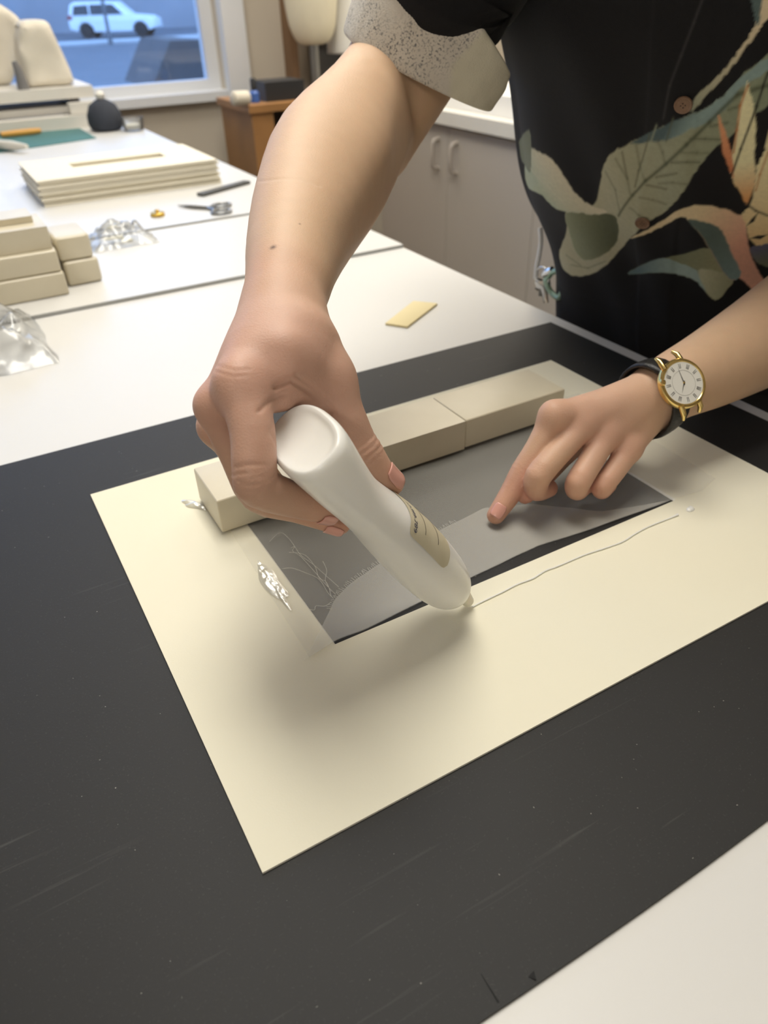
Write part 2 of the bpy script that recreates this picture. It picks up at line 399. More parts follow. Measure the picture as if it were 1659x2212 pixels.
wz0, wz1, wxl, wxr = .027, 1.25, -1.9, 1.032
bm = box_bm(WX0, WX1, WY1, WY1 + .16, Z_FLOOR, wz0); box_bm(WX0, WX1, WY1, WY1 + .16, wz1, Z_CEIL, bm)
box_bm(WX0, wxl, WY1, WY1 + .16, wz0, wz1, bm); box_bm(wxr, WX1, WY1, WY1 + .16, wz0, wz1, bm)
struct(bm_obj('wall_back', bm, m_wall))
w = struct(empty('window_1', (0, WY1 + .06, wz0)))
box('window_sill', wxl, wxr, WY1 - .035, WY1 + .14, wz0 - .028, wz0 + .002, m_white_frame, w, bevel=.004)
fy0, fy1 = WY1 + .05, WY1 + .10
for nm, a, b, c, d in (('frame_rail', wxl + .0552, wxr - .0452, wz0, wz0 + .035), ('frame_rail', wxl + .0552, wxr - .0452, wz1 - .05, wz1), ('frame_stile', wxr - .045, wxr, wz0, wz1), ('frame_stile', wxl, wxl + .055, wz0, wz1), ('mullion', -.52, -.47, wz0 + .0352, wz1 - .0502)):
    box(nm, a, b, fy0, fy1, c, d, m_white_frame, w, bevel=.003)
for a, b in ((wxl + .055, -.52), (-.47, wxr - .045)):
    box('window_pane', a, b, WY1 + .073, WY1 + .077, wz0 + .035, wz1 - .05, m_glass, w, bevel=0)
t = struct(box('trim_1', wxr, wxr + .085, WY1 - .05, WY1, Z_FLOOR, Z_CEIL, m_white_frame, bevel=.003))
struct(box('baseboard_back', WX0, wxr, WY1 - .012, WY1, Z_FLOOR, Z_FLOOR + .1, m_white_frame))
# ceiling panels: the lamps of the room
m_lampframe = mat('lamp_frame', srgb(230, 230, 228), .4)
m_diff = mat('lamp_diffuser', LAMP_COL, .5, .0, emit=2.2)
places = ['over the cutting table', 'in the near left corner', 'near the window', 'over the cabinets']
for (x, y, dim), pl in zip(LAMPS, places):
    e = tag(empty('ceiling_light', (x, y, Z_CEIL)), 'white rectangular ceiling light panel ' + pl, 'ceiling light', 'ceiling light panels')
    bm = box_bm(x - .33, x + .33, y - .63, y - .60, Z_CEIL - .05, Z_CEIL)
    box_bm(x - .33, x + .33, y + .60, y + .63, Z_CEIL - .05, Z_CEIL, bm)
    box_bm(x - .33, x - .30, y - .60, y + .60, Z_CEIL - .05, Z_CEIL, bm); box_bm(x + .30, x + .33, y - .60, y + .60, Z_CEIL - .05, Z_CEIL, bm)
    bm_obj('lamp_frame', bm, m_lampframe, e)
    box('diffuser', x - .30, x + .30, y - .60, y + .60, Z_CEIL - .04, Z_CEIL - .03, m_diff, e, bevel=0)
    ld = bpy.data.lights.new('panel_light', 'AREA'); ld.shape = 'RECTANGLE'; ld.size = .6; ld.size_y = 1.2; ld.energy = LAMP_W * dim; ld.color = LAMP_COL
    lo = bpy.data.objects.new('panel_light', ld); link(lo); lo.location = (x, y, Z_CEIL - .045); world_child(lo, e)
# ---------------------------------------------------------------- street outside
m_asph = mat('asphalt', srgb(95, 100, 108), .7, .15, .8)
m_pave = mat('pavement', srgb(175, 178, 180), .8, .1, 2)
m_bldg = mat('far_facade', srgb(150, 152, 158), .8, .15, .3)
m_slab = mat('slab_dark_grey', srgb(78, 76, 78), .8, .15, 4)
ZS = -1.62
struct(box('street_ground', -60, 80, WY1 + .3, 120, ZS - .2, ZS, m_asph, bevel=0))
c1 = onz(120, 92, ZS + .1); c2 = onz(430, 84, ZS + .1)
struct(box('pavement', -40, 60, c1[1] - 2.2, c1[1] + .6, ZS, ZS + .1, m_pave, bevel=0))
tag(box('far_building', -40, 70, 62, 75, ZS, ZS + 16, m_bldg, bevel=0), 'long grey building beyond the street outside', 'building')
p = [ony(u, v, 5.2) for u, v in ((328, 192), (447, 192), (442, 86), (368, 88))]
prism('dark_slab', [(q[0], max(q[2], ZS)) for q in p], 'y', 5.2, 5.9, m_slab)  # plain dark slanted block outside, outlined by four corners in the view
tag(bpy.data.objects['dark_slab'], 'dark slanted slab just outside the window', 'wall')
# white car
m_car = mat('car_paint', srgb(235, 238, 240), .35, .02, 1, coat=.4)
m_cargl = mat('car_glass', srgb(45, 52, 60), .2, .05, 2)
m_tyre = mat('tyre', srgb(40, 40, 42), .8)
m_red = mat('tail_lamp', srgb(150, 40, 40), .3)
cc = onz(258, 80, ZS); CS = 4.85 / 205 * (proj(cc)[2] / FPX) ** -1 if False else 1.0
dirx = Vector(R[0]); dirx.z = 0; dirx.normalize(); diry = Vector((-dirx.y, dirx.x, 0))
px_m = proj(cc)[2] / FPX
car = tag(empty('parked_car', tuple(cc)), 'white station wagon car parked across the street outside', 'car')
def carpt(x, y, z): return Vector(cc) + dirx * x + diry * y + Vector((0, 0, z))
def car_poly(name, poly, y0, y1, m, parent, taper=0, bevel=.04):
    bm = bmesh.new()
    cz = 1.0
    def tp(p, y): return carpt(p[0], y * (1 - taper * max(0, p[1] - cz)), p[1])
    a = [bm.verts.new(tp(p, y0)) for p in poly]; b = [bm.verts.new(tp(p, y1)) for p in poly]; n = len(poly)
    bm.faces.new(a); bm.faces.new(b[::-1])
    for i in range(n): bm.faces.new((a[i], b[i], b[(i+1) % n], a[(i+1) % n]))
    bmesh.ops.recalc_face_normals(bm, faces=bm.faces)
    return bm_obj(name, bm, m, parent, bevel=bevel)
car_body = [(-2.42, .45), (-2.45, .75), (-2.40, 1.05), (-2.22, 1.62), (-1.95, 1.74), (.25, 1.72), (.95, 1.12), (2.05, 1.02), (2.38, .85), (2.42, .45), (2.02, .33), (1.98, .55), (1.75, .76), (1.42, .76), (1.18, .55), (1.14, .30), (-1.08, .30), (-1.12, .55), (-1.36, .76), (-1.70, .76), (-1.92, .55), (-1.96, .34)]
car_poly('body', car_body, -.92, .92, m_car, car, taper=.16)
for poly in ([(-2.14, 1.12), (-2.02, 1.56), (-1.22, 1.60), (-1.22, 1.12)], [(-1.12, 1.12), (-1.12, 1.60), (-.30, 1.60), (-.30, 1.12)], [(-.20, 1.12), (-.20, 1.60), (.20, 1.59), (.72, 1.12)]):
    car_poly('side_window', poly, -.935, -.85, m_cargl, car, taper=.16, bevel=0)
car_poly('tail_light', [(-2.46, .92), (-2.42, 1.12), (-2.22, 1.12), (-2.22, .92)], -.94, -.7, m_red, car, bevel=0)
for wx in (-1.54, 1.58):
    for wy in (-.82, .82):
        o = carpt(wx, wy, .36)
        lathe('wheel', [(.12, -.13), (.34, -.12), (.36, -.06), (.36, .06), (.34, .12), (.12, .13)], m_tyre, car, o, diry, 24)
pl = onz(240, 96, ZS)
lp = tag(empty('street_pole', tuple(pl)), 'dark street pole standing in front of the white car', 'pole')
lathe('pole', [(.11, 0), (.11, .3), (.085, .35), (.075, 6)], mat('pole_steel', srgb(88, 92, 98), .5), lp, tuple(pl), n=16)
# ---------------------------------------------------------------- work tables and what lies on them
m_table = mat('table_laminate', srgb(217, 216, 213), .38, .02, 4, .03, 400, spec=.4)
m_edge = mat('table_edge', srgb(182, 183, 181), .5, .03, 10)
m_leg = mat('table_leg_steel', srgb(150, 150, 150), .4, .05, 10, metal=.6)
TX1 = .566; ZT3 = .0045
def worktable(name, label, y0, y1, ztop, x0=-.95, th=.028):
    e = tag(empty(name, (-.2, (y0 + y1) / 2, Z_FLOOR)), label, 'table', 'white work tables')
    tp = box('tabletop', x0, TX1, y0, y1, ztop - th, ztop, m_table, e, bevel=.0012); tp.data.materials.append(m_edge)
    for f in tp.data.polygons: f.material_index = 0 if abs(f.normal.z) > .5 else 1
    for x in (x0 + .06, TX1 - .06):
        for y in (y0 + .06, y1 - .06):
            box('leg', x - .025, x + .025, y - .025, y + .025, Z_FLOOR, ztop - th, m_leg, e, bevel=.002)
    box('apron', x0 + .06, TX1 - .06, y0 + .05, y0 + .07, ztop - .11, ztop - th, m_leg, e)
    box('apron', x0 + .06, TX1 - .06, y1 - .07, y1 - .05, ztop - .11, ztop - th, m_leg, e)
worktable('worktable', 'near white worktable under the black board', -1.0, .811, Z_TABLE)
worktable('worktable', 'narrow white table section carrying the stack of cream stone weights', .8125, 1.128, .0015)
worktable('worktable', 'white table section carrying the stack of cut mounts', 1.1295, 1.788, ZT3)
worktable('worktable', 'far white worktable below the window with the cutting mat', 1.795, 2.78, .0)
# black board
def noisy_board():
    m = bpy.data.materials.new('black_card'); m.use_nodes = True; t = m.node_tree; N = t.nodes; L = t.links; p = N['Principled BSDF']
    p.inputs['Roughness'].default_value = .60; p.inputs['Specular IOR Level'].default_value = .36
    tc = N.new('ShaderNodeTexCoord')
    def noise_(scale, detail=3, stretch=None, rot=0):
        n = N.new('ShaderNodeTexNoise'); n.inputs['Scale'].default_value = scale; n.inputs['Detail'].default_value = detail
        if stretch:
            mp = N.new('ShaderNodeMapping'); mp.inputs['Scale'].default_value = stretch; mp.inputs['Rotation'].default_value = (0, 0, rot)
            L.new(tc.outputs['Object'], mp.inputs['Vector']); L.new(mp.outputs['Vector'], n.inputs['Vector'])
        else: L.new(tc.outputs['Object'], n.inputs['Vector'])
        return n
    def ramp(n, a, b):
        r = N.new('ShaderNodeValToRGB'); r.color_ramp.elements[0].position = a; r.color_ramp.elements[1].position = b; L.new(n.outputs[0], r.inputs[0]); return r
    def mixc(fac, c1, c2):
        x = N.new('ShaderNodeMix'); x.data_type = 'RGBA'; L.new(fac, x.inputs[0])
        for i, c in ((6, c1), (7, c2)):
            if hasattr(c, 'is_linked'): L.new(c, x.inputs[i])
            else: x.inputs[i].default_value = (*c, 1)
        return x.outputs[2]
    base = mixc(noise_(6).outputs['Fac'], (.0130, .0129, .0127), (.0180, .0177, .0171))
    fib = ramp(noise_(900, 2), .62, .78); base = mixc(fib.outputs['Color'], base, (.035, .034, .033))
    scr = ramp(noise_(9, 4, (1, 26, 1), .9), .64, .74); patch = ramp(noise_(8, 1), .50, .62)
    mu = N.new('ShaderNodeMix'); mu.data_type = 'RGBA'; mu.blend_type = 'MULTIPLY'; mu.inputs[0].default_value = 1; L.new(scr.outputs['Color'], mu.inputs[6]); L.new(patch.outputs['Color'], mu.inputs[7])
    base = mixc(mu.outputs[2], base, (.048, .047, .045))
    dust = ramp(noise_(520, 0), .865, .89); base = mixc(dust.outputs['Color'], base, (.22, .21, .19))
    L.new(base, p.inputs['Base Color'])
    b = N.new('ShaderNodeBump'); b.inputs['Strength'].default_value = .10; b.inputs['Distance'].default_value = .0005
    L.new(noise_(700, 3).outputs['Fac'], b.inputs['Height']); L.new(b.outputs['Normal'], p.inputs['Normal'])
    return m
m_black = noisy_board()
n = 60; edge = []
for i in range(n + 1):
    x = -.34 + (.5468 + .34) * i / n
    edge.append((x, -.0965 - .0022 * math.sin((x - .02) * 12) - .002 * max(0, x - .2)))
poly = edge + [(.5500, .156), (.5468, .446), (-.34, .4525)]
e = tag(empty('black_board', (.1, .17, Z_BOARD)), 'large black card board lying flat under the cream mount', 'board')
prism('card', poly, 'z', Z_TABLE + .0001, Z_BOARD, m_black, e)
a, b = onz(1039, 2104, Z_BOARD), onz(1077, 2166, Z_BOARD)
m_ink = mat('black_cut', (.004, .004, .004), .8)
d = Vector(b - a).normalized(); s = Vector((-d.y, d.x, 0)) * .00045
mobj('cut_slit', [Vector(a) - s * .3 + Vector((0, 0, .0001)), Vector(a) + s * .3 + Vector((0, 0, .0001)), Vector(b) + s + Vector((0, 0, .0001)), Vector(b) - s + Vector((0, 0, .0001))], [(3, 2, 1, 0)], m_ink, e)
a = onz(1150, 2108, Z_BOARD); mobj('nick', [a + np.array(q) for q in ((-.0018, .0006, .0001), (.0018, .0012, .0001), (.0002, -.0022, .0006))], [(0, 2, 1)], m_ink, e)
# cream window mount, 1.4 mm, bevelled opening
m_cream = mat('mount_cream', srgb(233, 228, 207), .75, .018, 9, .05, 900, spec=.3)
m_core = mat('mount_core_white', srgb(245, 242, 232), .8, .01)
MW, MH = .36 * 1.3161, .36
ix0, ix1, iy0, iy1 = .2555 * .36, 1.0655 * .36, .3055 * .36, .755 * .36
zt, zb = Z_MAT, Z_BOARD + .0001; bv = .0011
O = [(0, 0), (MW, 0), (MW, MH), (0, MH)]; I = [(ix0, iy0), (ix1, iy0), (ix1, iy1), (ix0, iy1)]; B = [(ix0 + bv, iy0 + bv), (ix1 - bv, iy0 + bv), (ix1 - bv, iy1 - bv), (ix0 + bv, iy1 - bv)]
V = [(x, y, zt) for x, y in O] + [(x, y, zt) for x, y in I] + [(x, y, zb) for x, y in B] + [(x, y, zb) for x, y in O]
F, MI = [], []
for i in range(4):
    j = (i + 1) % 4
    F += [(i, j, 4 + j, 4 + i), (4 + i, 4 + j, 8 + j, 8 + i), (8 + i, 8 + j, 12 + j, 12 + i), (12 + i, 12 + j, j, i)]; MI += [0, 1, 1, 1]
mo = tag(mobj('window_mount', V, F, m_cream, smooth=False), 'cream window mount with a rectangular opening lying on the black board', 'mount')
mo.data.materials.append(m_core); mo.data.polygons.foreach_set('material_index', MI)
# ---------------------------------------------------------------- gauze laid over the opening
def gauze_mat(name, dens):
    m = bpy.data.materials.new(name); m.use_nodes = True; t = m.node_tree; N = t.nodes; L = t.links; N.remove(N['Principled BSDF']); out = N['Material Output']
    tr = N.new('ShaderNodeBsdfTransparent'); df = N.new('ShaderNodeBsdfDiffuse'); df.inputs[0].default_value = (.89, .87, .80, 1)
    tl = N.new('ShaderNodeBsdfTranslucent'); tl.inputs[0].default_value = (.89, .87, .80, 1)
    mm = N.new('ShaderNodeMixShader'); mm.inputs[0].default_value = .08; L.new(df.outputs[0], mm.inputs[1]); L.new(tl.outputs[0], mm.inputs[2])
    tc = N.new('ShaderNodeTexCoord'); nz = N.new('ShaderNodeTexNoise'); nz.inputs['Scale'].default_value = 14; nz.inputs['Detail'].default_value = 4
    L.new(tc.outputs['Object'], nz.inputs['Vector'])
    wv = N.new('ShaderNodeTexNoise'); wv.inputs['Scale'].default_value = 30; mp = N.new('ShaderNodeMapping'); mp.inputs['Scale'].default_value = (60, 2, 1)
    L.new(tc.outputs['Object'], mp.inputs['Vector']); L.new(mp.outputs['Vector'], wv.inputs['Vector'])
    ad = N.new('ShaderNodeMath'); ad.operation = 'ADD'; L.new(nz.outputs['Fac'], ad.inputs[0]); L.new(wv.outputs['Fac'], ad.inputs[1])
    mr = N.new('ShaderNodeMapRange'); mr.inputs['From Min'].default_value = .6; mr.inputs['From Max'].default_value = 1.4; mr.inputs['To Min'].default_value = dens * .93; mr.inputs['To Max'].default_value = dens * 1.06
    L.new(ad.outputs[0], mr.inputs['Value'])
    mx = N.new('ShaderNodeMixShader'); L.new(mr.outputs[0], mx.inputs[0]); L.new(tr.outputs[0], mx.inputs[1]); L.new(mm.outputs[0], mx.inputs[2])
    L.new(mx.outputs[0], out.inputs['Surface']); return m
m_gauze = gauze_mat('silk_gauze', .25); m_gauze2 = gauze_mat('silk_gauze_fold', .27)
def interp(poly, t):
    P = np.array(poly, float); L_ = np.concatenate([[0], np.cumsum(np.linalg.norm(np.diff(P, axis=0), axis=1))]); L_ /= L_[-1]
    return np.stack([np.interp(t, L_, P[:, k]) for k in range(P.shape[1])], -1)
fing = JOINTS['LH_index'][-1][0]
def gz(x, y):
    k = min(x - ix0, ix1 - x, y - iy0, iy1 - y)
    s = min(1, max(0, k / .012)); s = s * s * (3 - 2 * s)
    z = .0006 * (1 - s) + (Z_BOARD + .0004) * s
    z += .0004 * noise.noise((x * 40, y * 40, 0)) * (.4 + s)
    r = math.hypot(x - fing[0], y - fing[1])
    z += .0014 * math.exp(-((r - .016) / .007) ** 2) * max(0, .4 - (y - fing[1]) * 30)
    if x < ix0 + .03 and y < iy0 + .02: z += .0018 * math.exp(-((x - ix0 - .004) / .012) ** 2 - ((y - iy0 + .004) / .010) ** 2)
    return max(z, .0003 if k < 0 else Z_BOARD + .0002)
def sheet(name, lo, hi, nu, nv, m, parent, dz=0):
    A, B_ = interp(lo, np.linspace(0, 1, nu)), interp(hi, np.linspace(0, 1, nu)); V = []
    for i in range(nu):
        for j in range(nv):
            q = A[i] + (B_[i] - A[i]) * j / (nv - 1); V.append((q[0], q[1], gz(q[0], q[1]) + dz))
    F = [(i*nv+j, (i+1)*nv+j, (i+1)*nv+j+1, i*nv+j+1) for i in range(nu-1) for j in range(nv-1)]
    return mobj(name, V, F, m, parent)
P2 = lambda L_: [tuple(onz(u, v)[:2]) for u, v in L_]
ge = tag(empty('sheer_gauze', (.24, .2, 0)), 'sheer grey silk gauze stretched over the opening of the mount', 'fabric')
near = P2([(668, 1421), (722, 1391), (787, 1363), (914, 1298), (1017, 1247), (1162, 1177), (1266, 1146), (1421, 1093), (1462, 1077), (1516, 1061), (1545, 1035)])
far = [(.080, .288), (.12, .292), (.2, .293), (.3, .293), (.4, .290), (.445, .285)]
def side(a, b, n): return [tuple(np.array(a) + (np.array(b) - np.array(a)) * k / n) for k in range(n + 1)]
sheet('gauze_layer', near, far, 110, 40, m_gauze, ge)
fold_lo = P2([(655, 1430), (722, 1391), (787, 1363), (914, 1298), (1017, 1247), (1162, 1177), (1266, 1146), (1421, 1093), (1446, 1083)])
fold_hi = P2([(668, 1412), (698, 1352), (722, 1294), (754, 1262), (815, 1220), (960, 1140), (1045, 1097), (1150, 1088), (1300, 1104), (1440, 1084)])
sheet('folded_edge', fold_lo, fold_hi, 80, 14, m_gauze2, ge, .0007)
m_thread = mat('silk_thread', srgb(205, 202, 192), .5, .03)
C7 = lambda L_, z0=.0012: [onz(520 + x / 3.072, 1040 + y / 3.072, z0 + .0006 * math.sin(i * 1.7)) for i, (x, y) in enumerate(L_)]
def smooth_pts(P, k=6):
    P = np.array(P); out = []
    for i in range(len(P) - 1):
        p0, p1, p2, p3 = P[max(i-1, 0)], P[i], P[i+1], P[min(i+2, len(P)-1)]
        for t in np.arange(k) / k: out.append(.5 * (2*p1 + (p2-p0)*t + (2*p0-5*p1+4*p2-p3)*t*t + (3*p1-p0-3*p2+p3)*t**3))
    return out + [P[-1]]
for L_ in ([(190, 400), (240, 352), (275, 342), (320, 380), (350, 420), (400, 490), (480, 550), (560, 620), (650, 700)], [(335, 440), (360, 432), (345, 462), (400, 500), (500, 610), (560, 680), (630, 750)], [(320, 470), (420, 485), (490, 560), (520, 640), (570, 670), (600, 760)], [(275, 580), (340, 575), (440, 610), (520, 650), (580, 740), (615, 775)], [(545, 530), (570, 590), (562, 660), (600, 730)], [(460, 850), (490, 852), (500, 826), (560, 826), (600, 800)]):
    tube('loose_thread', smooth_pts(C7(L_)), .00013, m_thread, ge, n=5)
fr = interp(fold_hi, np.linspace(.12, .50, 75)); V, F = [], []
for i, q in enumerate(fr):
    tgt = fr[min(i + 1, len(fr) - 1)] - fr[max(i - 1, 0)]; tgt /= np.linalg.norm(tgt); nrm = np.array([-tgt[1], tgt[0]])
    L0 = .0016 + .0022 * random.random(); dr = nrm * L0 + tgt * random.uniform(-.0012, .0012)
    z = gz(*q) + .0009; w = tgt * .00010; k = len(V)
    V += [(q[0] - w[0], q[1] - w[1], z), (q[0] + w[0], q[1] + w[1], z), (q[0] + dr[0] + w[0], q[1] + dr[1] + w[1], z + .0006), (q[0] + dr[0] - w[0], q[1] + dr[1] - w[1], z + .0006)]; F.append((k, k+1, k+2, k+3))
o = mobj('frayed_fringe', V, F, m_thread, ge); o['kind'] = 'stuff'
# ---------------------------------------------------------------- glue
m_glue = mat('white_glue', srgb(240, 240, 236), .12, .01, coat=.5)
gl = smooth_pts([onz(u, v, .0005) for u, v in ((1020, 1311), (1045, 1298), (1085, 1279), (1118, 1262), (1150, 1250), (1178, 1233), (1205, 1223), (1262, 1199), (1310, 1183), (1345, 1170), (1372, 1153), (1400, 1138), (1440, 1122), (1464, 1112))], 8)
rr = [.0007 + .00015 * noise.noise((i * .35, 0, 0)) for i in range(len(gl))]
for k in range(6): rr[-1 - k] = .00135 - .00010 * k
tag(tube('glue_line', gl, rr, m_glue, n=10, flat=.75), 'thin wavy bead of white glue drawn along the mount', 'glue')
def blob(name, ctr, rx, ry, h, ang, m, seed, n=44, rings=14, bump=.25):
    V, F = [(ctr[0], ctr[1], ctr[2] + h)], []
    for i in range(1, rings + 1):
        t = i / rings
        for k in range(n):
            a = 2 * math.pi * k / n; wob = 1 + bump * noise.noise((math.cos(a) * 1.6 + seed, math.sin(a) * 1.6, seed))
            x, y = math.cos(a) * rx * t * wob, math.sin(a) * ry * t * wob
            X, Y = x * math.cos(ang) - y * math.sin(ang), x * math.sin(ang) + y * math.cos(ang)
            z = h * (1 - t ** 3) * (1 + 1.1 * bump * noise.noise((X * 300 + seed, Y * 300, 3)))
            V.append((ctr[0] + X, ctr[1] + Y, ctr[2] + max(z, 0)))
    for k in range(n): F.append((0, 1 + k, 1 + (k + 1) % n))
    for i in range(rings - 1):
        for k in range(n): F.append((1 + i*n + k, 1 + (i+1)*n + k, 1 + (i+1)*n + (k+1) % n, 1 + i*n + (k+1) % n))
    return mobj(name, V, F, m)
q = onz(1491, 1100); tag(blob('glue_drop', (q[0], q[1], .0002), .0042, .0026, .0016, .4, m_glue, 3), 'small white drop of glue at the far end of the bead', 'glue')
m_wet = clear_mat('wet_glue', (.99, .99, .97), gloss=.9, haze=.12, rough=.22)
a, b = onz(556, 1214), onz(618, 1308); mdl = (a + b) / 2
tag(blob('glue_smear', (mdl[0], mdl[1], .0009), np.linalg.norm(b - a) * .52, .0047, .0007, math.atan2(b[1] - a[1], b[0] - a[0]), m_wet, 5, 70, 30, .6), 'shiny wet smear of glue on the mount left of the opening', 'glue')
q = onz(424, 1092); tag(blob('glue_smear', (q[0], q[1], .0004), .013, .0045, .0012, -1.0, m_wet, 9, 40, 14, .4), 'shiny wet patch of glue beside the left stone weight', 'glue')
# ---------------------------------------------------------------- stone weights
def stone_mat():
    m = mat('cream_marble', srgb(222, 214, 192), .38, .05, 16, .05, 300, detail=7, var2=srgb(198, 188, 164))
    return m
m_stone = stone_mat()
def block(name, label, x0, x1, y0, y1, z0, z1, rot=0, group=None, bevel=.0016):
    bm = box_bm(x0, x1, y0, y1, z0, z1)
    if rot: bmesh.ops.rotate(bm, verts=bm.verts, cent=((x0 + x1) / 2, (y0 + y1) / 2, z0), matrix=Matrix.Rotation(rot, 3, 'Z'))
    return tag(bm_obj(name, bm, m_stone, bevel=bevel, seg=3), label, 'stone weight', group)
zq = .0018
block('stone_weight', 'cream stone weight nearest the squeezing hand, at the left end of the row', .0722, .1805, .2515, .3045, zq, .0298, -.004, 'stone weights on the gauze')
block('stone_weight', 'middle cream stone weight of the row, behind the thumb and bottle', .1818, .2902, .2560, .3075, zq, .0284, .0, 'stone weights on the gauze')
block('stone_weight', 'cream stone weight at the right end of the row, by the pointing hand', .2913, .3992, .2572, .3085, zq, .0284, .006, 'stone weights on the gauze')
# stack at the left on the second table
zt2 = .0015; g2 = 'stacked stone weights at the left'
def lbl(s): return s
block('stone_weight', 'lowest long cream stone weight of the stack at the left edge', -.09, .081, .868, .955, zt2 + .0002, zt2 + .030, .01, g2, .004)
block('stone_weight', 'second long cream stone weight up in the stack at the left edge', -.10, .080, .872, .958, zt2 + .0304, zt2 + .058, -.01, g2, .004)
block('stone_weight', 'third long cream stone weight up in the stack at the left edge', -.11, .077, .880, .962, zt2 + .0584, zt2 + .086, .0, g2, .004)
block('stone_weight', 'thin cream stone slab topping the stack at the left edge', -.12, .066, .912, .964, zt2 + .0864, zt2 + .094, .0, g2, .003)
block('stone_weight', 'small lower stone weight at the right of the left stack', .0845, .131, .900, .975, zt2 + .0002, zt2 + .033, .05, g2, .006)
block('stone_weight', 'small upper stone weight at the right of the left stack', .0830, .128, .902, .975, zt2 + .0334, zt2 + .065, .02, g2, .006)
# ---------------------------------------------------------------- pale yellow slip of card
m_yel = mat('yellow_card', srgb(232, 216, 168), .8, .04, 12, .1, 300)
pp = [onz(u, v, Z_TABLE + .002)[:2] for u, v in ((832, 699), (880, 706), (945, 656), (893, 651))]
tag(prism('card_slip', [tuple(q) for q in pp], 'z', Z_TABLE + .0002, Z_TABLE + .0028, m_yel, bevel=.0004), 'pale yellow slip of card on the white table behind the arm', 'card')
# ---------------------------------------------------------------- stack of cut mounts
m_mount2 = mat('mount_stack_cream', srgb(238, 231, 212), .8, .02, 6)
x0, x1, y0, y1, nb, hh = .135, .4825, 1.402, 1.632, 9, .0052
ords = ['lowest', 'second lowest', 'third lowest', 'fourth lowest', 'middle', 'fourth highest', 'third highest', 'second highest', 'topmost']
for i in range(nb):
    dx, dy, rot = random.uniform(-.004, .004), random.uniform(-.003, .003), random.uniform(-.008, .008)
    if i == nb - 1: dx = dy = rot = 0
    z = ZT3 + .0002 + i * hh; th = hh - .0016
    wx0, wx1, wy0, wy1 = x0 + .085, x1 - .075, y0 + .10, y0 + .148
    O = [(x0, y0), (x1, y0), (x1, y1), (x0, y1)]; I = [(wx0, wy0), (wx1, wy0), (wx1, wy1), (wx0, wy1)]
    V = [(x + dx, y + dy, zz) for zz in (z, z + th) for x, y in O + I]; F = []
    if i < nb - 2:
        F = [(0, 3, 2, 1), (8, 9, 10, 11), (0, 1, 9, 8), (1, 2, 10, 9), (2, 3, 11, 10), (3, 0, 8, 11)]
    else:
        for k in range(4):
            j = (k + 1) % 4; F += [(8+k, 8+j, 12+j, 12+k), (k, 4+k, 4+j, j), (k, j, 8+j, 8+k), (4+k, 12+k, 12+j, 4+j)]
    o = mobj('mount_board', V, F, m_mount2, smooth=False)
    tag(o, ords[i] + ' cream mount board in the stack below the window', 'mount', 'stacked mount boards')
# ---------------------------------------------------------------- small tools behind
m_steel = mat('tool_steel', srgb(150, 150, 148), .35, .05, 20, metal=.8)
m_dark = mat('dark_bar', srgb(86, 86, 84), .5, .05, 20)
a, b = onz(432, 421, ZT3 + .003), onz(534, 393, ZT3 + .003)
d = Vector(b - a); L0 = d.length; d.normalize(); s = Vector((-d.y, d.x, 0)) * .009
pp = [Vector(a) - s, Vector(b) - s, Vector(b) + s, Vector(a) + s]
tag(prism('steel_ruler', [(q.x, q.y) for q in pp], 'z', ZT3 + .0004, ZT3 + .006, m_dark, bevel=.0008), 'dark grey metal straightedge beside the stack of mounts', 'ruler')
sc = tag(empty('scissors', tuple(onz(440, 450, ZT3))), 'small silver scissors lying on the white table', 'scissors')
a, piv = onz(384, 444, ZT3 + .003), onz(447, 449, ZT3 + .003)
for k, (dx, dy) in enumerate(((0, .004), (0, -.004))):
    tip = Vector(a) + Vector((dx, dy, 0)); pv = Vector(piv)
    tube('blade', [tip, tip.lerp(pv, .5) + Vector((0, .001 * (1 - 2*k), 0)), pv], [.0006, .004, .005], m_steel, sc, n=8, flat=.3)
    c = Vector(onz(478, 452 - 9 * k if k else 457, ZT3 + .003)); R0 = .014
    tube('finger_loop', [c + Vector((math.cos(t) * R0 * 1.25, math.sin(t) * R0, 0)) for t in np.arange(16) / 16 * 2 * math.pi], .0024, m_steel, sc, n=8, closed=True)
    tube('shank', [pv, pv.lerp(c, .5), c - Vector((R0 * 1.15, 0, 0))], .003, m_steel, sc, n=8)
m_brass = mat('brass', srgb(205, 170, 80), .3, .05, 30, metal=.9)
q = onz(341, 466, ZT3 + .0004); e = tag(empty('brass_weight', tuple(q)), 'small round brass weight on the white table', 'weight')
lathe('disc', [(.008, 0), (.0125, .0004), (.0125, .005), (.011, .006), (.006, .0062)], m_brass, e, tuple(q), n=28)
lathe('knob', [(.003, .0061), (.003, .0075), (.0042, .009), (.003, .0105)], m_brass, e, tuple(q), n=16)
